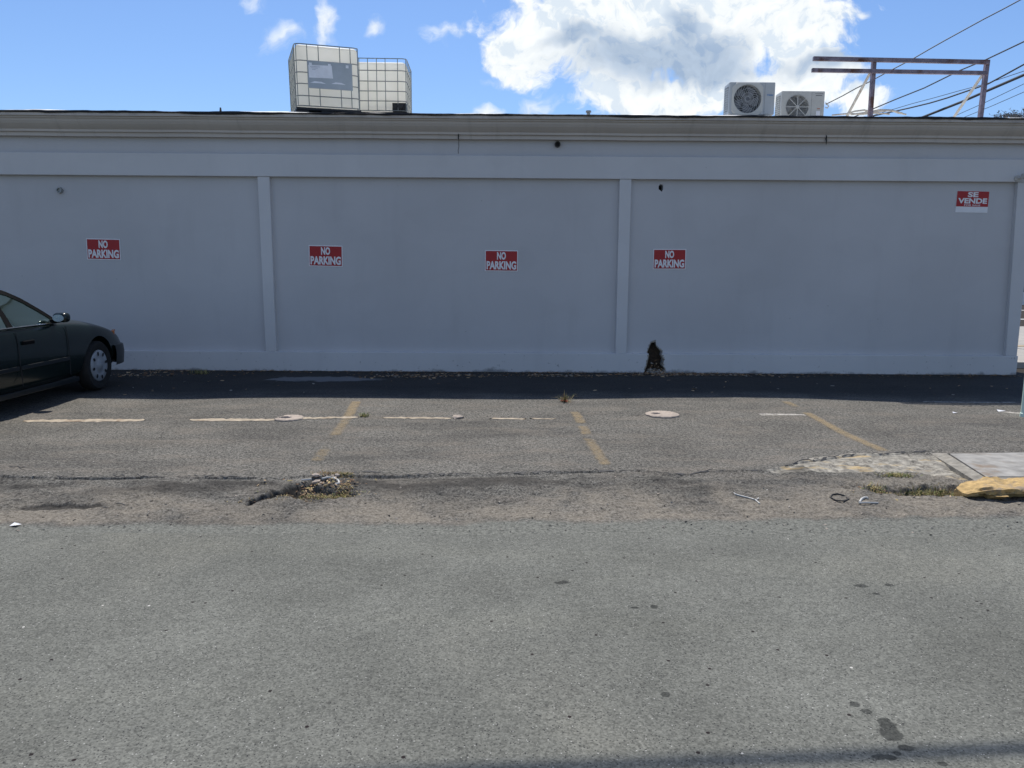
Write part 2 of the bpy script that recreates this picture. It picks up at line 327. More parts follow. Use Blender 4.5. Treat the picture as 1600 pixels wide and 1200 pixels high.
# ---------------------------------------------------------------- mesh helpers
class MB:
    def __init__(s): s.v = []; s.f = []; s.m = []
    def face(s, pts, mi=0):
        i = len(s.v); s.v += [tuple(p) for p in pts]; s.f.append(tuple(range(i, i+len(pts)))); s.m.append(mi); return s
    def add(s, vs, fs, mi=0):
        i = len(s.v); s.v += [tuple(p) for p in vs]; s.f += [tuple(k+i for k in f) for f in fs]; s.m += [mi]*len(fs)
    def box(s, x0, x1, y0, y1, z0, z1, mi=0, mat=None):
        vs = [Vector((x, y, z)) for z in (z0, z1) for y in (y0, y1) for x in (x0, x1)]
        if mat is not None: vs = [mat @ v for v in vs]
        s.add(vs, [(0, 2, 3, 1), (4, 5, 7, 6), (0, 1, 5, 4), (2, 6, 7, 3), (0, 4, 6, 2), (1, 3, 7, 5)], mi); return s
    def beam(s, a, b, w, h, mi=0, up=(0, 0, 1)):
        a = Vector(a); b = Vector(b); d = (b-a).normalized(); up = Vector(up)
        if abs(d.dot(up)) > .99: up = Vector((0, 1, 0))
        r = d.cross(up).normalized(); q = r.cross(d).normalized()
        vs = [p + r*sx*w/2 + q*sz*h/2 for p in (a, b) for sx, sz in ((-1, -1), (1, -1), (1, 1), (-1, 1))]
        s.add(vs, [(3, 2, 1, 0), (4, 5, 6, 7), (0, 1, 5, 4), (1, 2, 6, 5), (2, 3, 7, 6), (3, 0, 4, 7)], mi); return s
    def tube(s, pts, r, seg=8, mi=0, closed=False):
        pts = [Vector(p) for p in pts]; N = len(pts); vs = []; prev = None
        for i, p in enumerate(pts):
            a = pts[i-1] if (i > 0 or closed) else p; b = pts[(i+1) % N] if (i < N-1 or closed) else p
            d = (b-a).normalized()
            if prev is None:
                up = Vector((0, 0, 1)) if abs(d.z) < .9 else Vector((1, 0, 0)); q = d.cross(up).normalized()
            else:
                q = (prev - d*prev.dot(d)).normalized()
            prev = q; w = d.cross(q); rr = r[i] if hasattr(r, '__len__') else r
            vs += [p + (q*math.cos(2*math.pi*k/seg) + w*math.sin(2*math.pi*k/seg))*rr for k in range(seg)]
        fs = []
        for i in range(N if closed else N-1):
            j = (i+1) % N
            fs += [(i*seg+k, i*seg+(k+1) % seg, j*seg+(k+1) % seg, j*seg+k) for k in range(seg)]
        if not closed: fs += [tuple(range(seg))[::-1], tuple((N-1)*seg+k for k in range(seg))]
        s.add(vs, fs, mi); return s
    def lathe(s, prof, org=(0, 0, 0), axis='z', seg=32, mi=0, a0=0, a1=2*math.pi):
        vs = []; N = len(prof); full = abs(a1-a0-2*math.pi) < 1e-6; S = seg if full else seg+1
        for k in range(S):
            a = a0+(a1-a0)*k/seg; c, q = math.cos(a), math.sin(a)
            for r, h in prof:
                p = {'z': (r*c, r*q, h), 'y': (r*c, h, r*q), 'x': (h, r*c, r*q)}[axis]
                vs.append(Vector(p)+Vector(org))
        fs = []
        for k in range(seg):
            j = (k+1) % S
            for i in range(N-1): fs.append((k*N+i, j*N+i, j*N+i+1, k*N+i+1))
        s.add(vs, fs, mi); return s
    def prism(s, poly, fn, d0, d1, mi=0):
        N = len(poly); vs = [fn(a, b, d0) for a, b in poly]+[fn(a, b, d1) for a, b in poly]
        fs = [tuple(range(N)), tuple(range(2*N-1, N-1, -1))]+[(k, k+N, (k+1) % N+N, (k+1) % N) for k in range(N)]
        s.add(vs, fs, mi); return s
    def grid(s, P, mi=0, flip=False):                                # P[i][j] points
        I = len(P); J = len(P[0]); vs = [p for row in P for p in row]
        fs = [((i*J+j), (i*J+j+1), ((i+1)*J+j+1), ((i+1)*J+j)) for i in range(I-1) for j in range(J-1)]
        if flip: fs = [f[::-1] for f in fs]
        s.add(vs, fs, mi); return s
    def build(s, name, mats, parent=None, smooth=False, bevel=0, recalc=True, angle=None):
        me = bpy.data.meshes.new(name); me.from_pydata([tuple(v) for v in s.v], [], s.f)
        mats = mats if isinstance(mats, (list, tuple)) else [mats]
        for mm in mats: me.materials.append(mm)
        me.polygons.foreach_set('material_index', s.m)
        if recalc or smooth:
            bm = bmesh.new(); bm.from_mesh(me)
            if smooth: bmesh.ops.remove_doubles(bm, verts=bm.verts, dist=1e-5)
            bmesh.ops.recalc_face_normals(bm, faces=bm.faces); bm.to_mesh(me); bm.free()
        if smooth:
            me.polygons.foreach_set('use_smooth', [True]*len(me.polygons))
            try: me.set_sharp_from_angle(angle=angle or R(40))
            except Exception: pass
        ob = bpy.data.objects.new(name, me); C.objects.link(ob)
        if parent is not None: ob.parent = parent
        if bevel:
            bv = ob.modifiers.new('bevel', 'BEVEL'); bv.width = bevel; bv.segments = 2; bv.limit_method = 'ANGLE'
        return ob
def tag(o, label=None, cat=None, group=None, kind=None):
    for k, v in (('label', label), ('category', cat), ('group', group), ('kind', kind)):
        if v: o[k] = v
    return o
def empty(name, loc, label, cat, group=None, rz=0):
    o = bpy.data.objects.new(name, None); C.objects.link(o); o.location = loc; o.rotation_euler = (0, 0, rz); o.empty_display_size = .2
    return tag(o, label, cat, group)
def evald(ob):                                                       # bake the modifiers into the mesh
    dg = bpy.context.evaluated_depsgraph_get(); me = bpy.data.meshes.new_from_object(ob.evaluated_get(dg))
    old = ob.data; ob.modifiers.clear(); ob.data = me; return ob
def cut(ob, mb, local=True):
    bpy.context.view_layer.update()
    c = mb.build('cutter', m_dark, ob.parent if local else None, smooth=True); bpy.context.view_layer.update()
    mod = ob.modifiers.new('b', 'BOOLEAN'); mod.operation = 'DIFFERENCE'; mod.object = c; mod.solver = 'EXACT'
    evald(ob); bpy.data.objects.remove(c)
def text_mb(s_, height, width, thick=.012):
    """filled block lettering, centred, in the local XZ plane facing -Y; returns verts and faces"""
    cu = bpy.data.curves.new('t', 'FONT'); cu.body = s_; cu.size = 1; cu.offset = thick; cu.align_x = 'CENTER'; cu.fill_mode = 'FRONT'; cu.resolution_u = 3
    ob = bpy.data.objects.new('t', cu); C.objects.link(ob)
    dg = bpy.context.evaluated_depsgraph_get(); dg.update(); me = bpy.data.meshes.new_from_object(ob.evaluated_get(dg))
    co = np.array([v.co[:] for v in me.vertices]); fs = [tuple(p.vertices) for p in me.polygons]
    bpy.data.objects.remove(ob); bpy.data.meshes.remove(me)
    mn, mxx = co.min(0), co.max(0)
    x = (co[:, 0]-(mn[0]+mxx[0])/2)/(mxx[0]-mn[0])*width; z = (co[:, 1]-(mn[1]+mxx[1])/2)/(mxx[1]-mn[1])*height
    return [Vector((a, 0, b)) for a, b in zip(x, z)], fs

_TB = {}
def vnoise(x, y, seed=0):
    if seed not in _TB:
        T = np.random.RandomState(seed).rand(257, 257); T[-1] = T[0]; T[:, -1] = T[:, 0]; _TB[seed] = T
    T = _TB[seed]
    xi = np.floor(x).astype(int); yi = np.floor(y).astype(int); fx = x-xi; fy = y-yi
    fx = fx*fx*(3-2*fx); fy = fy*fy*(3-2*fy); xi %= 256; yi %= 256
    return (T[xi, yi]*(1-fx)+T[xi+1, yi]*fx)*(1-fy)+(T[xi, yi+1]*(1-fx)+T[xi+1, yi+1]*fx)*fy
def fbm(x, y, sc, oc=4, seed=0, g=.55):
    a, s_, tot = 1, 0, 0
    for i in range(oc):
        s_ = s_+a*vnoise(x*sc*2**i+13*i, y*sc*2**i+7*i, seed+i); tot += a; a *= g
    return s_/tot-.5
def sstep(x, a, b):
    q = np.clip((x-a)/(b-a), 0, 1); return q*q*(3-2*q)

# ---------------------------------------------------------------- ground heights
EDGE = [atz(x, y, 0) for x, y in ((-400, 744), (0, 743), (90, 746), (380, 746), (440, 747), (480, 741), (550, 741), (620, 742), (700, 741), (800, 739), (900, 737), (1000, 735), (1050, 740), (1080, 741), (1110, 736), (1195, 735), (1255, 722), (1335, 711), (1400, 709), (1460, 704), (1520, 704), (2000, 704))]
EX = np.array([p.x for p in EDGE]); EY = np.array([p.y for p in EDGE])
SX = np.array([-9, -6.5, -5.2, -4.2, -3.4, -2.6, 0, .8, 2.0, 2.9, 3.8, 5, 9.]); SZ = np.array([-.01, -.01, -.022, -.024, -.004, .0, .0, .006, .024, .034, .022, -.012, -.02])
ROADZ = -.055
def gz_arr(X, Y):
    X = np.asarray(X, float); Y = np.asarray(Y, float)
    lot = np.interp(X, SX, SZ)*sstep(Y, 7.2, 9.0)*(1-sstep(Y, 11., 12.))+fbm(X, Y, .8, 3, 3)*.016*sstep(Y, 6.2, 7.5)*(1-sstep(Y, 11., 12.))
    e = np.interp(X, EX, EY)+fbm(X, Y*0, 5, 4, 21)*.05
    q = e-Y                                                         # positive in front of the lot's edge
    rough = (fbm(X, Y, 14, 4, 5)*.030+fbm(X, Y, 3, 3, 8)*.055)
    drop = .012+.022*np.exp(-((X+1.0)/.35)**2)+.012*np.clip(fbm(X, Y*0, 1.3, 3, 31)*4, 0, 1)
    sl = sstep(q, 0, 1.0)
    sh = -drop*sstep(q, 0, .03)+(ROADZ+drop*.9)*sl+rough*sstep(q, 0, .12)*sstep(Y, 4.85, 5.2)
    # crack along the edge
    cr = np.exp(-(q/.012)**2)*.03*np.clip(.4+fbm(X, Y*0, 2.2, 3, 17)*3, 0, 1)
    # pothole on the left of centre, gully below the slab on the right
    h1 = pot(X, Y, HA, .36, .17, .05)+groove(X, Y)*.055
    h2 = pot(X, Y, HC, .62, .15, .055)+pot(X, Y, HD, .42, .06, .018)
    # slab step: pale concrete strip keeps lot level before the gully
    return np.where(Y > e+.02, lot, np.where(q > 0, sh, lot))-cr-h1-h2
def pot(X, Y, c, a, b, d):
    w = fbm(X, Y, 7, 4, 41)*.9
    r = np.sqrt(((X-c.x)/a)**2+((Y-c.y)/b)**2)+w
    return d*(1-sstep(r, .55, 1.0))*(1+.25*fbm(X, Y, 22, 3, 9))
def groove(X, Y):
    d = (HF-HE); L_ = (d.x**2+d.y**2)**.5; t_ = np.clip(((X-HE.x)*d.x+(Y-HE.y)*d.y)/L_**2, 0, 1)
    q = np.sqrt((X-HE.x-d.x*t_)**2+(Y-HE.y-d.y*t_)**2)+fbm(X, Y, 9, 3, 47)*.07; w_ = .05+.05*t_
    return 1-sstep(q/w_, .35, 1.0)
HE = atz(392, 778, 0); HF = atz(500, 747, 0)
HA = atz(492, 765, 0); HB = atz(425, 772, 0); HC = atz(1435, 754, 0); HD = atz(95, 783, 0)
def gz(x, y): return float(gz_arr(np.array([x]), np.array([y]))[0]) if y < 13 else 0.0
def ongr(px, py):
    z = 0
    for _ in range(5):
        p = atz(px, py, z); z = gz(p.x, p.y) if 4.6 < p.y else ROADZ
    p = atz(px, py, z); return p
def np_sheet(name, x0, x1, nx, y0, y1, ny, zf, mat, attrs=None, xs=None, ys=None):
    xs = np.linspace(x0, x1, nx) if xs is None else xs; ys = np.linspace(y0, y1, ny) if ys is None else ys; nx, ny = len(xs), len(ys)
    X, Y = np.meshgrid(xs, ys, indexing='ij'); Z = zf(X, Y)
    me = bpy.data.meshes.new(name); me.vertices.add(nx*ny)
    me.vertices.foreach_set('co', np.stack([X, Y, Z], -1).astype(np.float32).ravel())
    i, j = np.meshgrid(np.arange(nx-1), np.arange(ny-1), indexing='ij'); a = (i*ny+j).ravel()
    q = np.stack([a, a+ny, a+ny+1, a+1], 1).ravel().astype(np.int32)
    nf = len(a); me.loops.add(nf*4); me.loops.foreach_set('vertex_index', q)
    me.polygons.add(nf); me.polygons.foreach_set('loop_start', np.arange(0, nf*4, 4, dtype=np.int32)); me.polygons.foreach_set('loop_total', np.full(nf, 4, np.int32))
    me.update(calc_edges=True); me.polygons.foreach_set('use_smooth', [True]*nf)
    me.materials.append(mat)
    for k, fn in (attrs or {}).items():
        at_ = me.attributes.new(k, 'FLOAT', 'POINT'); at_.data.foreach_set('value', fn(X, Y, Z).astype(np.float32).ravel())
    ob = bpy.data.objects.new(name, me); C.objects.link(ob); return ob

# ---------------------------------------------------------------- the setting
g = MB(); g.box(-700, 700, -500, 900, -.9, -.30); tag(g.build('ground', m_lot), kind='structure')
SY0, SY1 = 4.70, 6.75
lot_ys = np.concatenate([np.linspace(SY1, 12.4, 80)])
lot_xs = np.concatenate([[-40, -20], np.linspace(-9, 9, 260), [20, 40, 80]])
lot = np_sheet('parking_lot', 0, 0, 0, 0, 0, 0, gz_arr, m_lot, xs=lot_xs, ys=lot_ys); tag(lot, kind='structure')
side = np_sheet('side_street', 8.3, 90, 40, 12.4, 80, 40, lambda X, Y: X*0-.004, m_lot); tag(side, kind='structure')
road_ys = np.concatenate([[-60, -20, -5], np.linspace(0, SY0, 30)])
road = np_sheet('road', 0, 0, 0, 0, 0, 0, lambda X, Y: np.full(X.shape, ROADZ)+fbm(X, Y, .5, 2, 77)*.012*sstep(SY0-Y, 0, .6), m_road, xs=np.concatenate([[-90, -40, -20], np.linspace(-9, 9, 60), [20, 40, 90]]), ys=road_ys); tag(road, kind='structure')
RE = [atz(x, y, -.05) for x, y in ((-600, 832), (0, 824), (300, 819), (600, 817), (900, 813), (1200, 810), (1600, 806), (2200, 800))]
def redge(X, Y): return np.interp(X, [p.x for p in RE], [p.y for p in RE])+fbm(X, Y*0, 1.6, 4, 61)*.16+fbm(X, Y, 9, 3, 66)*.10
def a_road(X, Y, Z): return 1-sstep(Y-redge(X, Y), -.05, .05)
def a_dirt(X, Y, Z):
    e = np.interp(X, EX, EY); q = e-Y
    nn = fbm(X, Y, 2.2, 5, 55, .65)
    road_e = redge(X, Y)
    return sstep(q+nn*.9, .28, .8)*.85*np.clip(.75+fbm(X, Y, 4, 4, 56)*2.2, 0, 1)*sstep(Y-road_e, -.03, .10)
SLAB = [ongr(x, y) for x, y in ((1190, 737), (1240, 728), (1262, 716), (1330, 712), (1440, 709), (1462, 703), (1505, 716), (1560, 742), (1560, 752), (1500, 751), (1468, 743), (1440, 739), (1380, 737), (1300, 738), (1230, 739))]
def inpoly(X, Y, P):
    r = np.zeros(X.shape, bool); N = len(P)
    for i in range(N):
        a, b = P[i], P[(i+1) % N]
        c = ((a.y > Y) != (b.y > Y)); xx = (b.x-a.x)*(Y-a.y)/(b.y-a.y+1e-9)+a.x
        r ^= c & (X < xx)
    return r
def a_conc(X, Y, Z):
    w = fbm(X, Y, 9, 4, 91)*.10
    return inpoly(X+w, Y+w*.5, SLAB).astype(float)*np.clip(.95+fbm(X, Y, 18, 3, 92)*1.6, 0, 1)
def a_dark(X, Y, Z):
    e = np.interp(X, EX, EY); q = e-Y+fbm(X, Y*0, 5, 4, 21)*.05
    d = np.exp(-((q-.01)/.012)**2)*np.clip(.25+fbm(X, Y*0, 2.2, 3, 17)*4.5, 0, 1)*(X < 2.2)
    band = (sstep(q, .02, .09)*(1-sstep(q, .22, .52)))*np.clip(.50+fbm(X*.5, Y, 5, 4, 33)*3.4, 0, .88)*(X < 2.5)
    d2 = sstep(groove(X, Y), .2, .8)*.92+sstep(pot(X, Y, HA, .36, .17, 1.), .35, .9)*.30+sstep(pot(X, Y, HC, .62, .15, 1.), .3, .8)*.5+sstep(pot(X, Y, HD, .42, .06, 1.), .3, .8)*.7
    return np.clip(d+band*.8+d2, 0, 1)
sh_xs = np.concatenate([[-60, -25, -12], np.linspace(-5.2, 5.4, 900), [12, 30, 80]])
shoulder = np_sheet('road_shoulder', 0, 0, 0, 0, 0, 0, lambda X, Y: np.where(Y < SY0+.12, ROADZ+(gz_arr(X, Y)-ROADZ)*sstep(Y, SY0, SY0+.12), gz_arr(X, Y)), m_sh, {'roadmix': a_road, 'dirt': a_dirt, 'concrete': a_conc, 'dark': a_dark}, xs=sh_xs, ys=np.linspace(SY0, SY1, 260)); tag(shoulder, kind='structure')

# ---------------------------------------------------------------- the building
YF = 12.10; YP = 12.185; BX0, BX1 = -24.0, 8.10
def zat(y, Y, x=800): return at(x, y, Y).z
bld = empty('commercial_building', (0, YF, 0), 'long low flat-roofed grey painted masonry building with plain recessed wall bays', 'building')
def bpart(mb, name, mat, **k):
    for i, v in enumerate(mb.v): mb.v[i] = (v[0], v[1]-YF, v[2])
    return mb.build(name, mat, bld, **k)
def hbl(y): return at(800, y, YF).z
Z_pl, Z_bb, Z_bt, Z_cl = .305, 2.99, 3.324, 3.566
Zs = Z_cl-.01
w = MB().box(BX0, BX1-.03, YP, YP+.45, -.2, Z_bb+.05); wall = bpart(w, 'wall', m_wall)
pl = MB()
bw = [(BX0, -.25), (BX1, -.25)]
pl.box(BX0, BX1, YF, YP+.42, -.25, Z_pl); plin = bpart(pl, 'plinth', m_plinth, bevel=.008)
bd = MB().box(BX0, BX1, YF, YP+.44, Z_bb, Z_bt); bpart(bd, 'band_course', m_trimw, bevel=.008)
uw = MB().box(BX0, BX1-.05, YF+.07, YP+.43, Z_bt-.05, Z_cl+.2); upw = bpart(uw, 'upper_wall', m_wall)
def pilaster(a, b):
    """a, b: left and right edge as ((x_top, x_bottom)) in metres"""
    mb = MB(); y0 = YF+.012; y1 = YP+.02
    vs = [(a[1], y0, Z_pl), (b[1], y0, Z_pl), (b[1], y1, Z_pl), (a[1], y1, Z_pl), (a[0], y0, Z_bb), (b[0], y0, Z_bb), (b[0], y1, Z_bb), (a[0], y1, Z_bb)]
    mb.add(vs, [(3, 2, 1, 0), (4, 5, 6, 7), (0, 1, 5, 4), (1, 2, 6, 5), (2, 3, 7, 6), (3, 0, 4, 7)]); return bpart(mb, 'pilaster', m_trimw, bevel=.008)
for L, Rr in (((401.5, 275, 414.6, 548), (420.3, 276, 431.2, 548)), ((968.5, 281, 962, 552), (987, 281, 979, 552)), ((1591, 290, 1572.5, 555), None)):
    a = (at(L[0], L[1], YF).x, at(L[2], L[3], YF).x)
    b = (at(Rr[0], Rr[1], YF).x, at(Rr[2], Rr[3], YF).x) if Rr else (BX1-.012, BX1-.012)
    pilaster(a, b)
for x in (-9.4, -15.0, -20.5): pilaster((x, x), (x+.178, x+.178))
# cornice: extruded moulding
def czat(y, Y): return (at(800, y, Y).z)
prof = [(YP+.3, Z_cl-.004), (YF-.015, Z_cl-.004), (YF-.015, czat(212, YF-.015)), (YF-.05, czat(210.5, YF-.05)), (YF-.05, czat(207, YF-.05))]
prof += [(YF-.05-.13*math.sin(q*math.pi/2)*.9, czat(207, YF-.05)+(czat(189.5, YF-.17)-czat(207, YF-.05))*q) for q in (.25, .5, .75, 1.0)]
prof += [(YF-.19, czat(189, YF-.19)), (YF-.19, czat(186, YF-.19)), (YF-.225, czat(185.5, YF-.225)), (YF-.225, czat(179.6, YF-.225)), (YP+.3, czat(178, YF-.225)+.01)]
ZTOP = prof[-2][1]; YTOP = YF-.225
mb = MB(); NX = 140
rows = []
for i in range(NX+1):
    x = BX0+(BX1+.02-BX0)*i/NX; s = math.sin(x*2.3)*.002+math.sin(x*5.1+1)*.0018
    rows.append([(x, y+s*(k > 1), z+s*.8) for k, (y, z) in enumerate(prof)])
mb.grid(rows); mb.face([r for r in rows[-1]]); mb.face([r for r in rows[0]][::-1])
bpart(mb, 'cornice', m_corn, recalc=True)
# tar flashing with a wavy torn edge
nb = 520; xs = np.linspace(BX0, BX1+.03, nb); hz = fbm(xs, xs*0, 2.2, 5, 101, .6); lo = fbm(xs, xs*0, 1.1, 4, 111, .6)
mb = MB(); rows = []
for x, a, b in zip(xs, hz, lo):
    zt = ZTOP+.016+.030*a; zb = ZTOP-.012-.050*max(0, b+.02)
    yo = YTOP-.014-.02*abs(a)
    rows.append([(x, yo+.006, zb), (x, yo-.004, (zb+zt)/2), (x, yo+.006, zt), (x, yo+.10, zt+.004+.02*a)])
mb.grid(rows); bpart(mb, 'tar_flashing', m_black, recalc=True)
# coated roof sheet
RP = [(YTOP+.02, ZTOP+.008), (YTOP+.16, ZTOP+.045), (12.35, ZTOP+.105), (14.8, ZTOP+.30), (24.0, ZTOP+.6)]
def roofz(Y): return float(np.interp(Y, [p[0] for p in RP], [p[1] for p in RP]))
mb = MB(); rows = []; ry = fbm(xs, xs*0, 1.5, 4, 131)
for x, a in zip(xs[::3], ry[::3]):
    rows.append([(x, y, z+a*.05*(0 < k < 3)) for k, (y, z) in enumerate(RP)])
mb.grid(rows); bpart(mb, 'roof', m_roofw)
bk = MB().box(BX0, BX1-.06, 23.6, 24.0, -.2, ZTOP+.5); bk.box(BX1-.35, BX1-.055, YP+.46, 23.6, -.2, ZTOP-.03); bk.box(BX0, BX0+.3, YP+.46, 23.6, -.2, ZTOP-.03); bpart(bk, 'rear_wall', m_wall)
# broken-out holes
def blob(cx, cz, a, b, seed, N=18, jit=.25):
    rr = random.Random(seed); return [(cx+a*math.cos(2*math.pi*k/N)*(1+rr.uniform(-jit, jit)), cz+b*math.sin(2*math.pi*k/N)*(1+rr.uniform(-jit, jit))) for k in range(N)]
def wpt(px, py, Y=YF): return at(px, py, Y)
HOLE = [wpt(x, y) for x, y in ((1002, 592), (1007, 581), (1010, 572), (1012, 563), (1014, 556), (1013, 550), (1016, 543), (1019, 536), (1026, 535), (1027, 541), (1031, 546), (1036, 550), (1034, 556), (1037, 562), (1035, 571), (1039, 577), (1037, 584), (1041, 592))]
mb = MB().prism([(p.x, p.z) for p in HOLE], lambda a, b, d: (a, d, b), YF-.3, YF+.32); cut(plin, mb, False)
mb = MB().prism([(p.x, p.z) for p in HOLE], lambda a, b, d: (a, d, b), YF-.3, YF+.32); cut(wall, mb, False)
p2 = wpt(1033, 293, YP); mb = MB().prism(blob(p2.x, p2.z, .038, .052, 3), lambda a, b, d: (a, d, b), YF-.2, YF+.3); cut(wall, mb, False)
cav = MB()
cx = sum(p.x for p in HOLE)/len(HOLE)
cav.box(cx-.24, cx+.24, YF+.20, YF+.24, -.1, .75); bpart(cav, 'cavity', m_dark)
cav2 = MB().box(p2.x-.1, p2.x+.1, YF+.28, YF+.30, p2.z-.1, p2.z+.1); bpart(cav2, 'cavity', m_dark)
# broken render rim round the big hole
rr = random.Random(5); rows = []; hc = Vector((sum(p.x for p in HOLE)/len(HOLE), 0, .18)); HP = []
for a_, b_ in zip(HOLE[:-1], HOLE[1:]):
    for q in range(5): HP.append(a_.lerp(b_, q/5))
for p in HP:
    d = (Vector((p.x, 0, p.z))-hc).normalized(); w_ = rr.uniform(.004, .035); yb = (YF if p.z < Z_pl-.01 else YP)
    rows.append([(p.x-d.x*.012, yb+.03, p.z-d.z*.012), (p.x, yb-.004, p.z), (p.x+d.x*w_, yb-.003, p.z+d.z*w_)])
rim = MB().grid(rows)
bpart(rim, 'broken_render', m_stone, recalc=False)
# cracked joints in the cornice
for px, y0, y1 in ((716.5, 209, 219), (1291.5, 211, 226), (41, 176, 184)):
    a = at(px, y0, YF-.06); b = at(px, y1, YF-.03); mb = MB(); pts = [a.lerp(b, k/5)+Vector((rng.uniform(-.006, .006), 0, 0)) for k in range(6)]
    mb.tube(pts, [.004, .010, .012, .009, .007, .003], 6); bpart(mb, 'cornice_joint', m_black)
for px, y0, y1 in ((717, 219, 240), (1104, 250, 262)):
    a = at(px, y0, YF+.068); b = at(px-1, y1, YF+.068 if y0 < 240 else YF-.001); mb = MB()
    mb.tube([a.lerp(b, k/4)+Vector((rng.uniform(-.005, .005), 0, 0)) for k in range(5)], .0035, 5); bpart(mb, 'wall_crack', m_black)
# pipe openings
p = at(871, 226, YF+.07); mb = MB().lathe([(.030, 0), (.034, -.05), (.045, -.05), (.045, 0)], (p.x, p.y, p.z), 'y', 20); bpart(mb, 'pipe_stub', m_rub, smooth=True)
mb = MB().lathe([(0, -.004), (.031, -.004)], (p.x, p.y, p.z), 'y', 20); bpart(mb, 'pipe_bore', m_black)
p = at(94.5, 297.5, YP); mb = MB().lathe([(0, -.02), (.025, -.022), (.030, -.05), (.042, -.05), (.046, -.03), (.046, 0)], (p.x, p.y, p.z), 'y', 20); bpart(mb, 'pipe_cap', m_zinc, smooth=True)

# ---------------------------------------------------------------- signs on the wall
def sign_np(px, py, wpx, hpx, label, tilt):
    c = at(px, py, YP); wd = wpx/FPX*(c.y*cp)*1.01; ht = hpx/FPX*(c.y*cp)*1.015
    s = empty('no_parking_sign', (c.x, YP-.002, c.z), label, 'sign', 'red no parking signs on the grey wall'); s.rotation_euler = (0, R(tilt), 0)
    MB().box(-wd/2, wd/2, -.003, 0, -ht/2, ht/2).build('sign_board', m_white, s)
    e = wd*.026; MB().box(-wd/2+e, wd/2-e, -.0055, -.0034, -ht/2+e, ht/2-e).build('red_panel', m_red, s)
    mb = MB()
    for body, z, hh, ww in (('NO', ht*.235, ht*.37, wd*.27), ('PARKING', -ht*.215, ht*.40, wd*.90)):
        vs, fs = text_mb(body, hh, ww, .045); mb.add([Vector((v.x, -.0075, v.z+z)) for v in vs], fs)
    mb.build('lettering', m_white, s, recalc=False)
sign_np(162, 389.5, 52, 32, 'red NO PARKING sign above the parked car, leftmost of four', .9)
sign_np(509, 400, 52, 32, 'red NO PARKING sign just right of the left pilaster', .8)
sign_np(783.5, 407.5, 51, 32, 'red NO PARKING sign on the middle bay of the wall left of the second pilaster', .3)
sign_np(1046, 405, 51, 31, 'red NO PARKING sign right of the second pilaster above the broken hole', -.3)
c = at(1519, 315.5, YP); k = c.y*cp/FPX; wd, ht = 50*k, 32.5*k
s = empty('for_sale_sign', (c.x, YP-.002, c.z), 'red and white SE VENDE for sale sign high at the right end of wall', 'sign'); s.rotation_euler = (0, R(.6), 0)
MB().box(-wd/2, wd/2, -.003, 0, -ht/2, ht/2).build('sign_board', m_white, s)
MB().box(-wd/2+.003, wd/2-.003, -.0055, -.0034, -ht*.22, ht/2-.003).build('red_panel', m_red, s)
mb = MB()
for body, z, hh, ww, th in (('SE', ht*.335, ht*.24, wd*.33, .04), ('VENDE', ht*.045, ht*.25, wd*.90, .04), ('FOR SALE', -ht*.155, ht*.07, wd*.50, .02)):
    vs, fs = text_mb(body, hh, ww, th); mb.add([Vector((v.x, -.0075, v.z+z)) for v in vs], fs)
mb.build('lettering', m_white, s, recalc=False)

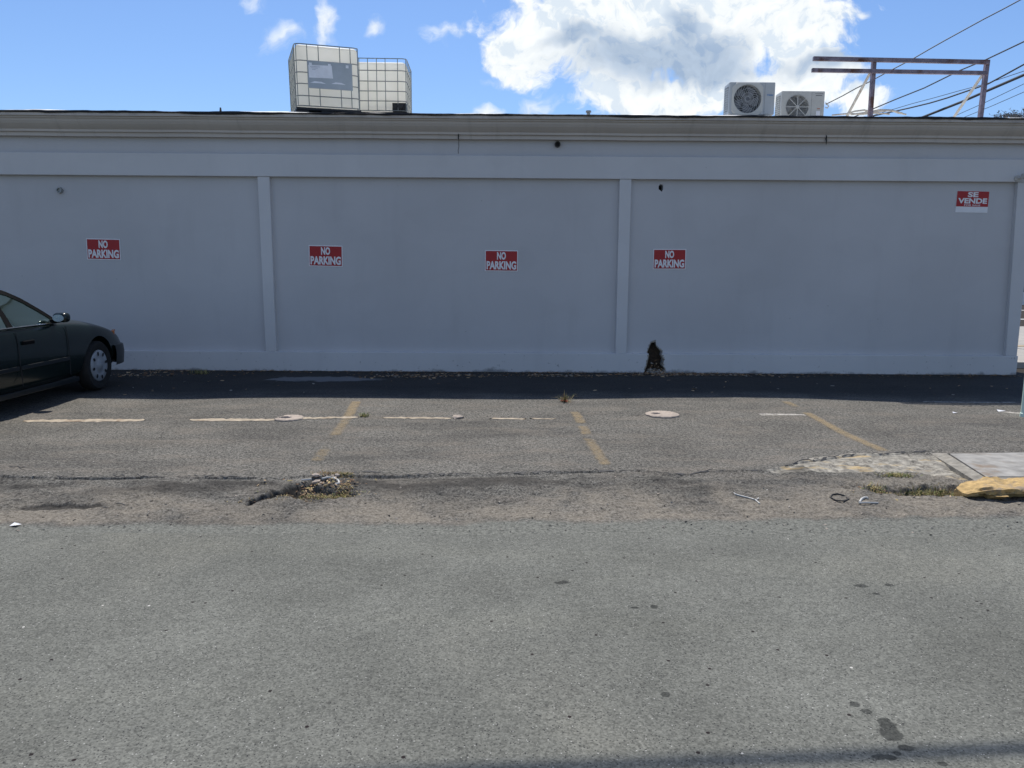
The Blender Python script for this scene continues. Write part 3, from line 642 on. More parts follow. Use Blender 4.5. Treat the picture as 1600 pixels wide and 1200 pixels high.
# ---------------------------------------------------------------- caged tanks on the roof
def rbox_obj(name, mat, parent, x0, x1, y0, y1, z0, z1, bev):
    ob = MB().box(x0, x1, y0, y1, z0, z1).build(name, mat, parent); bv = ob.modifiers.new('b', 'BEVEL'); bv.width = bev; bv.segments = 5; bv.limit_method = 'NONE'
    evald(ob); ob.data.polygons.foreach_set('use_smooth', [True]*len(ob.data.polygons)); return ob
def rrect(w, d, r, z, n=5):
    pts = []
    for cx_, cy_2, a0 in ((w/2-r, -d/2+r, -90), (w/2-r, d/2-r, 0), (-w/2+r, d/2-r, 90), (-w/2+r, -d/2+r, 180)):
        for k in range(n+1):
            a = R(a0+90*k/n); pts.append((cx_+r*math.cos(a), cy_2+r*math.sin(a), z))
    return pts
def ibc(loc, rz, label, W_, D_, bars_f, bars_s, hz_, H_, plate=False, notch=False, lean=(0, 0), pz=.14):
    o = empty('caged_tank', loc, label, 'tank', 'white caged liquid tanks on the roof', rz); o.rotation_euler = (lean[0], lean[1], rz)
    r = .0078
    cg = MB()
    for z in hz_: cg.tube(rrect(W_, D_, .09, z), r, 6, closed=True)
    for x in bars_f:
        for y in (-D_/2, D_/2): cg.tube([(x, y-.002, hz_[0]), (x, y-.002, hz_[-1])], r*.9, 6)
    for y in bars_s:
        for x in (-W_/2, W_/2): cg.tube([(x, y, hz_[0]), (x, y, hz_[-1])], r*.9, 6)
    cg.build('cage', m_galv, o, smooth=True)
    top = hz_[-1]-(-.005 if plate else .05)
    b_ = rbox_obj('bottle', m_milk, o, -W_/2+.012, W_/2-.012, -D_/2+.012, D_/2-.012, pz+.01, top, .065)
    if notch:
        cut(b_, MB().box(W_/2-.27, W_/2+.1, -D_/2-.1, -D_/2+.16, pz-.1, hz_[1]-.02))
        MB().box(W_/2-.265, W_/2-.012, -D_/2+.03, -D_/2+.155, pz+.012, hz_[1]-.024).build('valve_recess', m_blackpl, o)
        MB().lathe([(.0, 0), (.045, 0), (.045, -.09), (.0, -.09)], (W_/2-.12, -D_/2+.05, pz+.09), 'y', 16).build('valve', m_blackpl, o)
    # cap on top
    MB().lathe([(0, .03), (.09, .03), (.10, .0)], (0, 0, top), 'z', 24).build('lid', m_blackpl, o)
    # pallet
    pm = MB().box(-W_/2-.01, W_/2+.01, -D_/2-.01, D_/2+.01, pz-.045, pz-.012)
    for x in (-W_/2+.08, -.02, W_/2-.08):
        for y in (-D_/2+.07, 0, D_/2-.07): pm.box(x-.10, x+.10, y-.06, y+.06, .022, pz-.044)
    for x in (-W_/2+.08, 0, W_/2-.08): pm.box(x-.09, x+.09, -D_/2+.012, D_/2-.012, 0, .021)
    pm.build('pallet', m_blackpl, o)
    if plate:
        x0, x1, z0, z1 = plate
        lp = MB().box(x0, x1, -D_/2-.020, -D_/2-.0175, z0, z1).build('label_plate', m_plate, o)
        xw = x1-x0
        MB().face([(x0+.03*xw, -D_/2-.023, z0+.38*(z1-z0)), (x0+.56*xw, -D_/2-.023, z0+.40*(z1-z0)), (x0+.54*xw, -D_/2-.023, z0+.87*(z1-z0)), (x0+.02*xw, -D_/2-.023, z0+.84*(z1-z0))]).build('paper_label', m_paper, lp)
        for fx in (.07, .49, .89):
            tb = MB(); tb.box(x0+fx*xw-.022, x0+fx*xw+.022, -D_/2-.0235, -D_/2-.0205, z1-.075, z1-.03); tb.build('plate_tab', m_paper, lp)
        for (a0, a1_, zz_) in ((.04, .40, .20), (.52, .84, .21)):
            tb = MB(); tb.prism([(x0+a0*xw, z0+zz_*(z1-z0)), (x0+a1_*xw, z0+(zz_-.01)*(z1-z0)), (x0+(a0*.3+a1_*.7)*xw, z0+(zz_+.055)*(z1-z0)), (x0+(a0*.7+a1_*.3)*xw, z0+(zz_+.06)*(z1-z0))], lambda a, b, d: (a, d, b), -D_/2-.0232, -D_/2-.0205); tb.build('plate_tab', m_paper, lp)
        for k in range(3):
            tx = MB(); tx.box(x0+(.06+.02*k)*xw, x0+(.28-.05*k)*xw, -D_/2-.0243, -D_/2-.0236, z0+(.78-.05*k)*(z1-z0), z0+(.795-.05*k)*(z1-z0))
            tx.build('print_line', m_letg, lp)
    return o
# first: front-left corner is nearest
Y1 = 12.72; rz1 = R(20)
fl = at(464.5, 167, Y1); Wf, Df = 1.0, 1.2
ca, sa = math.cos(rz1), math.sin(rz1)
loc = Vector((fl.x-(-Wf/2*ca+Df/2*sa), fl.y-(-Wf/2*sa-Df/2*ca), 0)); zb = fl.z-.155+.035
hgt = at(461, 66.5, Y1).z-zb
hz1 = [.155]+[.155+(hgt-.155)*q for q in (.165, .36, .545, .735, 1.0)]
fx1 = [-Wf/2+Wf*q for q in (.0, .19, .365, .70, .865, 1.0)]
ibc((loc.x, loc.y, zb), rz1, 'taller nearer caged white tank with a grey label plate on its front', Wf, Df, [-Wf/2+.02]+fx1[1:-1]+[Wf/2-.02], [-Df/2+Df*q for q in (.08, .2, .35, .5, .65, .8, .92)], hz1, hgt, plate=(fx1[1]-.005, fx1[4]+.02, hz1[1]+.115, hz1[4]), lean=(0, R(-1.0)))
Y2 = 14.55; fr_ = at(634.5, 173, Y2); Wb, Db = 1.2, 1.0
zb2 = fr_.z-.155; h2 = at(632, 91.5, Y2).z-zb2
b2 = [Wb/2-.012]; kx = Y2*cp/FPX*1.04
for pxx in (622.8, 605, 592.5, 579.8, 567.3, 554.5, 542): b2.append(Wb/2-(635.5-pxx)*kx)
ibc((fr_.x-Wb/2, fr_.y+Db/2, zb2), R(1.5), 'lower caged white tank standing farther back with a dark cut-out corner', Wb, Db, b2, [-Db/2+Db*q for q in (.1, .3, .5, .7, .9)], [.155]+[.155+(h2-.155)*q for q in (.185, .375, .565, .77, 1.0)], h2, notch=True)

# ---------------------------------------------------------------- air conditioning units
def acunit(px0, px1, pyt, Y, hgt, label, kind):
    a = at(px0, pyt, Y); b = at(px1, pyt+2, Y); w_ = b.x-a.x; d_ = .32
    zb_ = (a.z+b.z)/2-hgt
    o = empty('air_conditioner', ((a.x+b.x)/2, Y, zb_), label, 'air conditioner', 'outdoor air conditioner units on the roof')
    cm = m_acg if kind == 0 else m_ac
    fx = -w_*(.10 if kind == 0 else .127); fz = hgt*.505 if kind == 0 else hgt*.50
    rad = min(w_*.305, hgt*.455) if kind == 0 else hgt*.37
    cas = MB().box(-w_/2, w_/2, 0, d_, .03, hgt).build('casing', cm, o)
    bv = cas.modifiers.new('b', 'BEVEL'); bv.width = .018; bv.segments = 3; evald(cas)
    cut(cas, MB().lathe([(0, -.05), (rad, -.05), (rad, .12), (0, .12)], (fx, 0, fz), 'y', 40))
    cut(cas, MB().box(-w_/2-.05, -w_/2+.03, .05, d_-.03, .07, hgt-.05))
    if kind == 0:                                                    # raised square surround
        fm = MB(); q = rad*1.02
        N = 40
        for k in range(N):
            a0, a1_ = 2*math.pi*k/N, 2*math.pi*(k+1)/N
            def sq(a): c_, s_ = math.cos(a), math.sin(a); mlt = q*1.06/max(abs(c_), abs(s_)); mlt = min(mlt, q*1.32); return (fx+mlt*c_, -.014, fz+mlt*s_)
            def ci(a, y=-.018): return (fx+rad*.99*math.cos(a), y, fz+rad*.99*math.sin(a))
            def sq0(a): x_, _, z_ = sq(a); return (x_+(x_-fx)*.03, .002, z_+(z_-fz)*.03)
            fm.face([ci(a0), ci(a1_), sq(a1_), sq(a0)]); fm.face([sq(a0), sq(a1_), sq0(a1_), sq0(a0)]); fm.face([ci(a0), ci(a0, .1), ci(a1_, .1), ci(a1_)])
        fm.build('fan_surround', m_ac, o, recalc=False)
    MB().lathe([(0, .115), (rad*1.0, .115)], (fx, 0, fz), 'y', 40).build('fan_shroud', m_fin, o)
    fan = MB()
    for k in range(3 if kind else 5):
        n_ = 3 if kind else 5; a0 = 2*math.pi*k/n_+.3; rows = []
        for i in range(7):
            r_ = rad*(.2+.72*i/6); aa = a0+.25*i/6*2
            rows.append([(fx+r_*math.cos(aa+da), .10-.06*j, fz+r_*math.sin(aa+da)) for j, da in enumerate((0, .45, .85))])
        fan.grid([[(x, .09-.02*j, z) for j, (x, _, z) in enumerate(row)] for row in rows])
    fan.lathe([(0, .03), (rad*.18, .035), (rad*.20, .10)], (fx, 0, fz), 'y', 20); fan.build('fan', m_blade, o)
    gr = MB()
    if kind == 0:
        for k in range(22):                                          # swirled wires
            a0 = 2*math.pi*k/22; gr.tube([(fx+rad*q*math.cos(a0+1.3*(1-q)), -.012-.008*(1-q), fz+rad*q*math.sin(a0+1.3*(1-q))) for q in (.16, .35, .55, .75, 1.0)], .0032, 4)
        for q in (.16, .42, .7, .98): gr.tube([(fx+rad*q*math.cos(t_), -.012-.008*(1-q), fz+rad*q*math.sin(t_)) for t_ in np.linspace(0, 2*math.pi, 30)[:-1]], .003, 4, closed=True)
    else:
        for k in range(8):
            a0 = math.pi*k/4+math.pi/2; gr.beam((fx+rad*.12*math.cos(a0), -.012, fz+rad*.12*math.sin(a0)), (fx+rad*math.cos(a0), -.004, fz+rad*math.sin(a0)), .012, .010, up=(0, 1, 0))
        for q in np.linspace(.22, 1.0, 11): gr.tube([(fx+rad*q*math.cos(t_), -.010, fz+rad*q*math.sin(t_)) for t_ in np.linspace(0, 2*math.pi, 36)[:-1]], .0022, 4, closed=True)
        gr.lathe([(0, -.025), (rad*.14, -.023), (rad*.17, -.006)], (fx, 0, fz), 'y', 20)
    gr.build('fan_grille', m_wire if kind == 0 else m_ac, o, smooth=True)
    MB().box(-w_/2+.034, -w_/2+.038, .05, d_-.03, .07, hgt-.05).build('condenser_coil', m_fin, o)
    lv = MB(); n_ = 12
    for k in range(n_):
        z = .08+(hgt-.14)*k/(n_-1); lv.beam((-w_/2+.004, .05, z), (-w_/2+.004, d_-.03, z+.012), .016, .014)
    for yv in (.14, .22): lv.box(-w_/2-.003, -w_/2+.012, yv-.008, yv+.008, .06, hgt-.05)
    lv.build('side_louvre', cm, o)
    sx = fx+rad*1.22
    MB().box(sx, sx+.004, -.0015, .001, .04, hgt-.02).build('panel_seam', m_grey, o)
    lx = (sx+w_/2)/2+.01
    if kind == 0:
        vs, fs = text_mb('Haier', .030, .105, .02); mb = MB(); mb.add([Vector((v.x+lx, -.003, v.z+hgt*.63)) for v in vs], fs); mb.build('lettering', m_blue, o, recalc=False)
    else:
        mb = MB(); mb.box(lx-.07, lx+.07, -.003, -.001, hgt*.915, hgt*.925); mb.box(lx-.055, lx+.05, -.003, -.001, hgt*.85, hgt*.872); mb.build('printed_mark', m_grey, o)
        MB().box(lx-.02, lx+.03, -.003, -.001, hgt*.44, hgt*.46).build('warning_sticker', m_redleaf, o)
        MB().box(lx-.035, lx+.035, -.003, -.001, hgt*.22, hgt*.38).build('rating_sticker', m_white, o)
    for x in (-w_*.35, w_*.35): MB().box(x-.04, x+.04, -.02, d_+.02, -.02, .029).build('foot_rail', m_ac, o)
    zr = roofz(Y+.15)
    for x in (-w_*.35, w_*.35): MB().box(x-.07, x+.07, -.03, d_+.04, min(-.04, zr-zb_-.03), -.021).build('support_block', m_roofw, o)
    return o
acunit(1140.2, 1212.2, 127, 13.2, .545, 'larger grey air conditioner unit with square fan surround and swirled grille', 0)
ac2 = acunit(1221.8, 1289.6, 141, 13.75, .53, 'smaller cream air conditioner unit with round eight-spoked fan grille', 1)

# ---------------------------------------------------------------- bare steel sign frame
YFm = 12.36
fo = at(1450, 180, YFm); fo.z = roofz(YFm)
fr = empty('steel_sign_frame', fo, 'rusty empty steel sign frame of two rails and two posts on roof', 'frame')
def fp(mb, name, mat): 
    for i, v in enumerate(mb.v): mb.v[i] = (v[0]-fo.x, v[1]-fo.y, v[2]-fo.z)
    return mb.build(name, mat, fr, bevel=.004)
fp(MB().beam(at(1270.5, 91.7, YFm-.035), at(1545.8, 97.2, YFm-.035), .05, .062), 'rail', m_steel)
fp(MB().beam(at(1268.5, 109.8, YFm-.035), at(1543.5, 114.3, YFm-.035), .05, .058), 'rail', m_steel)
for (xt, yt, xb, yb) in ((1365.8, 92, 1360, 176), (1542.4, 96, 1531.6, 184)):
    a = at(xt, yt, YFm+.025); b = at(xb, yb, YFm+.025); d = (b-a).normalized(); b = b+d*max(0, (b.z-roofz(YFm)))
    fp(MB().beam(a, b, .062, .062), 'post', m_steel)
for (xt, yt, xb, yb) in ((1359.5, 114, 1323.7, 181), (1535, 117, 1490.6, 183)):
    a = at(xt, yt, YFm+.06); f_ = at(xb, yb, YFm+.95); f_ = a.lerp(f_, 1.06)
    fp(MB().tube([a, f_], .022, 10), 'brace', m_brace)
# ---------------------------------------------------------------- overhead cables
def cable(pts, r, label, Ya, Yb, mat=m_cable, start=None):
    x0, x1 = pts[0][0], pts[-1][0]; P = [at(x, y, Ya+(Yb-Ya)*(x-x0)/(x1-x0)) for x, y in pts]
    if start: P = start+P
    d = (P[-1]-P[-2]).normalized(); P += [P[-1]+d*k+Vector((0, 0, .004*k*k)) for k in (4, 9, 16)]
    if not start:
        d = (P[0]-P[1]).normalized(); P = [P[0]+d*k for k in (14, 7, 3)]+P
    tag(MB().tube(P, r, 6).build('overhead_cable', mat, smooth=True), label, 'cable', 'overhead cables behind the building')
cable([(1294, 161), (1316, 150), (1337.5, 138), (1360, 127), (1381, 115.6), (1405, 103), (1428, 91), (1452, 77), (1475, 64), (1506, 47), (1537, 30), (1566, 15), (1594, 0)], .009, 'topmost thin dark wire rising from the smaller air conditioner to upper right', 14.0, 13.0, start=[at(1291, 163, 13.85)])
cable([(1362, 171), (1400, 155), (1444, 137.5), (1500, 110), (1541, 93), (1600, 65)], .013, 'dark cable crossing the right end of the frame top rail', 19, 15)
cable([(1390, 175.6), (1420, 169), (1453, 161), (1480, 153), (1506, 144), (1544, 131), (1570, 117), (1600, 100.6)], .016, 'sagging dark cable third from the top at the right edge', 20, 16)
cable([(1390, 172.5), (1425, 162), (1459, 153), (1500, 141.5), (1540, 131), (1600, 111)], .007, 'thin pale wire just under the sagging dark cable', 20.5, 16.5)
cable([(1447, 181), (1475, 170), (1503, 159), (1537.5, 144), (1600, 117)], .027, 'thickest dark cable passing behind the right brace', 19, 15.5)
cable([(1490, 182), (1537.5, 161), (1600, 131)], .007, 'upper of two thin wires below the thickest cable', 22, 18)
cable([(1512, 181), (1550, 165.5), (1600, 143.7)], .007, 'lowest thin wire near the roof weeds', 22, 18)
# the service bundle above the road whose shadow crosses the near asphalt
a = atz(1000, 1194, ROADZ); b = atz(1600, 1170, ROADZ); up = -SUN*(4.3/-SUN.z)*-1
up = Vector((-SUN.x, -SUN.y, -SUN.z))*(8.0/(-SUN.z))
a2 = a+up; b2_ = b+up; d = (b2_-a2).normalized()
P = [a2-d*k for k in (30, 12, 4)]+[a2.lerp(b2_, q) for q in (0, .5, 1)]+[b2_+d*k for k in (4, 12, 30)]
tag(MB().tube(P, .027, 8).build('overhead_cable', m_cable, smooth=True), 'thick overhead cable bundle above the near road lane casting a shadow line', 'cable', 'overhead cables above the road')

# ---------------------------------------------------------------- small roof things
p = at(919.5, 177, 12.55); v_ = empty('roof_vent', (p.x, p.y, roofz(12.55)-.02), 'short grey metal vent pipe with cap on the middle of the roof edge', 'vent pipe')
zt = at(919.5, 172.5, 12.55).z-v_.location.z
MB().lathe([(.028, 0), (.028, zt-.02)], seg=16).build('pipe', m_zinc, v_, smooth=True); MB().lathe([(0, zt), (.042, zt-.005), (.044, zt-.032), (.03, zt-.032)], seg=16).build('cap', m_zinc, v_, smooth=True)
p = at(344.7, 173.5, 12.2); MBb = MB().lathe([(0, .07), (.012, .07), (.016, .03), (.02, 0)], (0, 0, 0), seg=10); o_ = MBb.build('roof_bolt', m_rub, smooth=True); o_.location = (p.x, p.y, roofz(12.2)-.01); tag(o_, 'tiny dark bolt stub sticking up from the roof edge left of the tanks', 'bolt')
hs = []
for j, pts in enumerate((((1322, 178), (1335, 174), (1350, 172), (1364, 175), (1380, 173.5), (1395, 172.8), (1410, 177)), ((1330, 179), (1352, 176), (1375, 171.5), (1392, 172), (1402, 176), (1416, 179)), ((1300, 180), (1325, 177.5), (1345, 178.5), (1370, 176.5), (1390, 178.5)))):
    P = [at(x, y, 12.75+.1*j+.05*math.sin(x)) for x, y in pts]
    tag(MB().tube(P, .013, 6).build('loose_cable', m_wcable, smooth=True), ('pale hose coiled highest around the left frame post', 'pale hose looping right of the left frame post', 'pale hose lying lowest along the roof edge')[j], 'hose', 'pale hoses lying on the roof')
# hook of cable at the side of the cream unit
P = [at(x, y, 13.85) for x, y in ((1289.5, 161), (1292.5, 162), (1294.5, 166), (1293, 169), (1289.5, 168))]
tag(MB().tube(P, .009, 6).build('wire_loop', m_wcable, smooth=True), 'small loop of pale wire at the right side of cream air conditioner', 'wire')
# dry weeds at the far right of the roof
wd_ = MB(); wc = at(1590, 185, 12.7)
for k in range(150):
    a = wc+Vector((rng.uniform(-.22, .35), rng.uniform(-.2, .3), -.02)); th = rng.gauss(-.5, .7); L_ = rng.uniform(.08, .30); prev = a; w0 = .005
    P = []
    for i in range(4):
        q = i/3; P.append(a+Vector((math.sin(th)*L_*q*1.1, rng.uniform(-.02, .02), L_*q*(1-.45*q)*max(.25, math.cos(th)))))
    wd_.tube(P, [.0045, .004, .003, .001], 3)
    if k % 2:
        for i in range(5):
            b = P[rng.choice((1, 2, 3))]; wd_.face([b, b+Vector((rng.uniform(-.05, .05), 0, rng.uniform(-.01, .05))), b+Vector((rng.uniform(-.03, .03), .01, rng.uniform(0, .03)))])
tag(wd_.build('roof_weed', m_frond, recalc=False), 'dry grey feathery weed growing on the right end of the roof', 'plant')
# security camera at the corner
p = at(1594.5, 277.5, YF-.08); sc_ = empty('security_camera', (p.x, YF, p.z), 'small white security camera with dark lens at right corner of the building', 'security camera')
MB().lathe([(0, 0), (.045, 0), (.045, -.02), (0, -.02)], (0, 0, .0), 'y', 16).build('mount', m_strap, sc_)
MB().tube([(0, -.02, 0), (.02, -.06, .0), (.05, -.10, .01)], .014, 8).build('arm', m_strap, sc_, smooth=True)
bd_ = MB().lathe([(0, -.02), (.036, -.02), (.04, 0), (.04, .14), (.0, .145)], (0, 0, 0), 'x', 20).build('housing', m_strap, sc_, smooth=True); bd_.location = (.02, -.12, .02)
ln_ = MB().lathe([(0, 0), (.03, 0), (.033, -.03), (0, -.04)], (0, 0, 0), 'y', 20).build('lens', m_black, sc_, smooth=True); ln_.location = (.07, -.155, .02)

# ---------------------------------------------------------------- mint post at the right edge
p = ongr(1596.5, 651); po = empty('mint_post', (p.x+.035, p.y, gz(p.x, p.y)-.01), 'pale mint green painted steel post at the right edge of the photo', 'post')
MB().lathe([(.045, 0), (.045, 2.4), (.0, 2.41)], seg=20).build('shaft', m_mint, po, smooth=True)
MB().lathe([(.052, 0), (.052, .05), (.045, .055)], seg=20).build('base_collar', m_mint, po, smooth=True)

# ---------------------------------------------------------------- beyond the corner
g = MB().box(8.35, 30, 13.0, 21.8, -.2, .10); tag(g.build('side_pavement', m_pave), kind='structure')
def line(y, mat, hgt=.004, z=.004, w_=.14):
    Yl = atz(1594, y, 0).y; o = MB().box(8.5, 40, Yl-w_/2, Yl+w_/2, z, z+hgt).build('painted_line', mat, side); return o
line(499, m_linew, w_=.35); line(485, m_linew, w_=.35)
Yl = atz(1594, 541, .1).y; MB().box(8.5, 29.5, Yl-.07, Yl+.07, .104, .108).build('painted_line', m_yel, side)
fw = empty('far_building', (34, 47, 0), 'distant grey-green building seen past the right corner', 'building')
MB().box(-14, 14, 0, 10, -.3, 5.2).build('wall', m_far, fw)
for k in range(6): MB().box(-12+4*k, -10+4*k, -.03, -.01, 1.0, 2.3).build('window', m_black, fw)
MB().box(-14.3, 14.3, -.3, 10.3, 5.2, 5.5).build('roof', m_pave, fw)
lw = MB().box(20, 45, 38.6, 38.9, -.3, .62).build('low_wall', m_white); tag(lw, 'low pale wall across the side street beyond the building corner', 'wall')

# ---------------------------------------------------------------- ground marks
def ribbon(name, pts, wid, mat, parent, dz=.004, res=.03, cover=None, jit=.0):
    """flat strip that follows the ground"""
    P = []
    for a, b in zip(pts[:-1], pts[1:]):
        k_ = max(2, int((Vector(b)-Vector(a)).length/res))
        P += [Vector(a).lerp(Vector(b), q/k_) for q in range(k_)]
    P.append(Vector(pts[-1])); rows = []; cov = []
    for i, p in enumerate(P):
        d = (P[min(i+1, len(P)-1)]-P[max(i-1, 0)]); d.z = 0; d.normalize(); nrm = Vector((-d.y, d.x, 0)); row = []
        for k in range(7):
            q = (k/6-.5)*wid*(1+rng.uniform(-jit, jit)); v = p+nrm*q
            z = gz(v.x, v.y) if v.y > SY0+.05 else ROADZ+.006
            row.append((v.x, v.y, z+dz)); t_ = i/max(1, len(P)-1)
            cov.append((0 if k in (0, 6) else .82 if k in (1, 5) else 1)*(cover(t_) if cover else 1)*(0 if i in (0, len(P)-1) else 1))
        rows.append(row)
    mb = MB().grid(rows); ob = mb.build(name, mat, parent, recalc=False)
    at_ = ob.data.attributes.new('cover', 'FLOAT', 'POINT'); at_.data.foreach_set('value', cov)
    return ob
def pieces(*iv): return lambda t_: max([float(sstep(np.array(t_), a-.02, a+.02)*(1-sstep(np.array(t_), b-.02, b+.02)))*s for a, b, s in iv])
G = lambda x, y: ongr(x, y)
ribbon('parking_line', [G(557, 627), G(543, 653), G(520, 685), G(494, 722)], .17, m_yline, lot, cover=pieces((0, .34, 1.05), (.30, .66, .92), (.60, .86, .62), (.83, 1.0, .88)))
ribbon('parking_line', [G(884, 624), G(905, 655), G(922, 690), G(947, 728)], .16, m_yline, lot, cover=pieces((.0, .1, .85), (.26, .47, 1.0), (.5, .64, .97), (.68, 1, .93)))
ribbon('parking_line', [G(1226, 627), G(1265, 648), G(1320, 678), G(1384, 706)], .16, m_yline, lot, cover=pieces((0, .16, .95), (.28, 1.0, 1.06)))
ribbon('scar_and_light_strip', [G(1183, 648.5), G(1215, 648), G(1262, 649)], .18, m_wash, lot)
ribbon('scar_and_light_strip', [G(1556, 643), G(1590, 646), G(1598, 649)], .20, m_wash, lot)
ribbon('scar_and_light_strip', [G(1440, 628), G(1520, 629), G(1590, 629)], .10, m_wash, lot)  # sunlit gap beside the sign frame's shadow, laid on as a pale strip
def crack_shadow_line(pts, r, parent):
    P = []
    for a, b in zip(pts[:-1], pts[1:]):
        k_ = max(3, int(abs(b[0]-a[0])/4.5))
        for q in range(k_): P.append(ongr(a[0]+(b[0]-a[0])*q/k_+rng.uniform(-1.2, 1.2), a[1]+(b[1]-a[1])*q/k_+rng.gauss(0, .8)))
    mb = MB(); rows = []
    for i, p in enumerate(P):
        w_ = max(.0006, r*rng.uniform(-.15, 1.5)*(.55+.45*math.sin(i*.23+r*900))); rows.append([(p.x, p.y-w_, gz(p.x, p.y-w_)+.004), (p.x, p.y+w_, gz(p.x, p.y+w_)+.004)])
    mb.grid(rows).build('crack_and_shadow_line', m_black, parent, recalc=False)
crack_shadow_line([(545, 742), (620, 742), (700, 741)], .022, shoulder); crack_shadow_line([(700, 741), (800, 739), (900, 737), (1000, 735), (1030, 738), (1055, 741), (1080, 741), (1110, 736), (1195, 735)], .016, shoulder); crack_shadow_line([(1195, 735), (1255, 722), (1335, 711), (1400, 709), (1460, 704)], .018, shoulder)
crack_shadow_line([(1090, 739), (1110, 734), (1160, 733)], .009, shoulder)
crack_shadow_line([(225, 657), (250, 655), (280, 651), (296, 642), (312, 635)], .010, lot)
crack_shadow_line([(0, 730), (60, 731), (95, 730)], .008, lot); crack_shadow_line([(90, 747), (130, 746), (200, 745)], .010, shoulder); crack_shadow_line([(215, 746), (300, 744), (345, 744), (380, 746)], .016, shoulder); crack_shadow_line([(150, 794), (190, 790), (230, 787), (255, 780)], .008, shoulder)
crack_shadow_line([(620, 652), (660, 654), (700, 655)], .006, lot); crack_shadow_line([(985, 649), (1012, 648)], .008, lot)
crack_shadow_line([(1455, 632), (1500, 634), (1590, 634)], .012, lot)  # rail shadow of the sign frame drawn as a dark line

# ---------------------------------------------------------------- kerb line pieces
def kerbpiece(x0, x1, ya, yb, wid, label, hgt=.010):
    n_ = max(6, int((x1-x0)/6)); rows = []; rr = random.Random(int(x0))
    for i in range(n_+1):
        q = i/n_; c = ongr(x0+(x1-x0)*q, ya+(yb-ya)*q); w_ = wid*(.35 if i in (0, n_) else 1)*rr.uniform(.55, 1.15); z0 = gz(c.x, c.y); j = rr.uniform(-.012, .012); hh = hgt*rr.uniform(.6, 1.1)
        rows.append([(c.x, c.y-w_/2+j-.01, z0-.03), (c.x, c.y-w_/2+j, z0+hh*.55), (c.x, c.y-w_/2+j+.02, z0+hh), (c.x, c.y+w_/2+j-.02, z0+hh), (c.x, c.y+w_/2+j, z0-.03)])
    mb = MB().grid(rows); mb.face(rows[0][::-1]); mb.face(rows[-1]); tag(mb.build('kerb_strip', m_kerb, smooth=True), label, 'kerb', 'broken pale kerb strips in a line across the lot')
for a in ((38, 226, 658.5, 657, .15, 'long pale kerb strip set in the asphalt nearest the car', .012), (297, 432, 656.5, 656.5, .14, 'pale kerb strip left of the broken ring lid'), (470, 561, 654, 652.5, .10, 'short pale kerb strip crossed by the left yellow line'), (596, 705, 653, 654, .09, 'thin pale kerb strip right of the small green weed'), (765, 822, 654.5, 655, .07, 'very thin pale kerb remnant left of a shorter one'), (828, 868, 654.5, 655, .06, 'shortest pale kerb remnant left of middle yellow line')): kerbpiece(*a)
def lumps(c, n_, spread, smin, smax, mat, name, label, cat, flat=.6, group=None, ret=False):
    mb = MB()
    for k in range(n_):
        s = rng.uniform(smin, smax); x = c.x+rng.gauss(0, spread[0]); y = c.y+rng.gauss(0, spread[1]); z = gz(x, y)
        bm = bmesh.new(); bmesh.ops.create_icosphere(bm, subdivisions=1, radius=s); sx, sy2 = rng.uniform(.7, 1.4), rng.uniform(.6, 1.1); a = rng.uniform(0, 3)
        vs = []
        for v in bm.verts:
            d = rng.uniform(.75, 1.15); q = Vector((v.co.x*sx*d, v.co.y*sy2*d, v.co.z*flat*d)); q.rotate(Matrix.Rotation(a, 3, 'Z')); vs.append(q+Vector((x, y, z+s*flat*.45)))
        mb.add(vs, [tuple(v.index for v in f.verts) for f in bm.faces]); bm.free()
    ob = mb.build(name, mat); return tag(ob, label, cat, group)
lumps(ongr(716, 653), 1, (0, 0), .065, .07, m_lid, 'concrete_lump', 'pinkish broken concrete lump between two thin kerb strips', 'rubble', .35)

# ---------------------------------------------------------------- round concrete lids
def lid(px, py, rad, label, broken):
    c = ongr(px, py); o = empty('round_cover', (c.x, c.y, gz(c.x, c.y)), label, 'lid', 'round concrete lids in the lot')
    N = 40; mb = MB(); rr = random.Random(int(px)); jit = [rr.uniform(.95, 1.04) for _ in range(N)]; H_ = .018
    hx, hr = (-.3*rad, .30*rad) if broken else (-.38*rad, .20*rad)
    ring = []
    for k in range(N):
        a = 2*math.pi*k/N; f = jit[k]; c_, s_ = math.cos(a), math.sin(a)
        if broken and 2.3 < a < 3.6: f *= .80+rr.uniform(-.05, .03)
        hy = 0.0 if broken else .05*rad
        ring.append([(rad*f*1.02*c_, rad*f*1.02*s_, -.03), (rad*f*c_, rad*f*s_, H_*.6), (rad*f*.95*c_, rad*f*.95*s_, H_), (hx+hr*1.6*c_, hy+hr*1.1*s_, H_+rr.uniform(-.003, .003)), (hx+hr*1.35*c_, hy+hr*.9*s_, H_-.012), (hx+hr*1.2*c_, hy+hr*.8*s_, -.02)])
    mb.grid(ring+[ring[0]]); mb.build('ring', m_lid, o, smooth=True)
    MB().lathe([(0, .002), (hr*1.7, .002)], (hx, 0, 0), 'z', 20).build('hole', m_dark if broken else m_conc, o)
lid(452, 654.5, .155, 'broken round concrete ring with an open dark hole beside the kerb strips', True)
lid(1034.5, 648.5, .185, 'whole round pale concrete lid with a small recess right of middle yellow line', False)

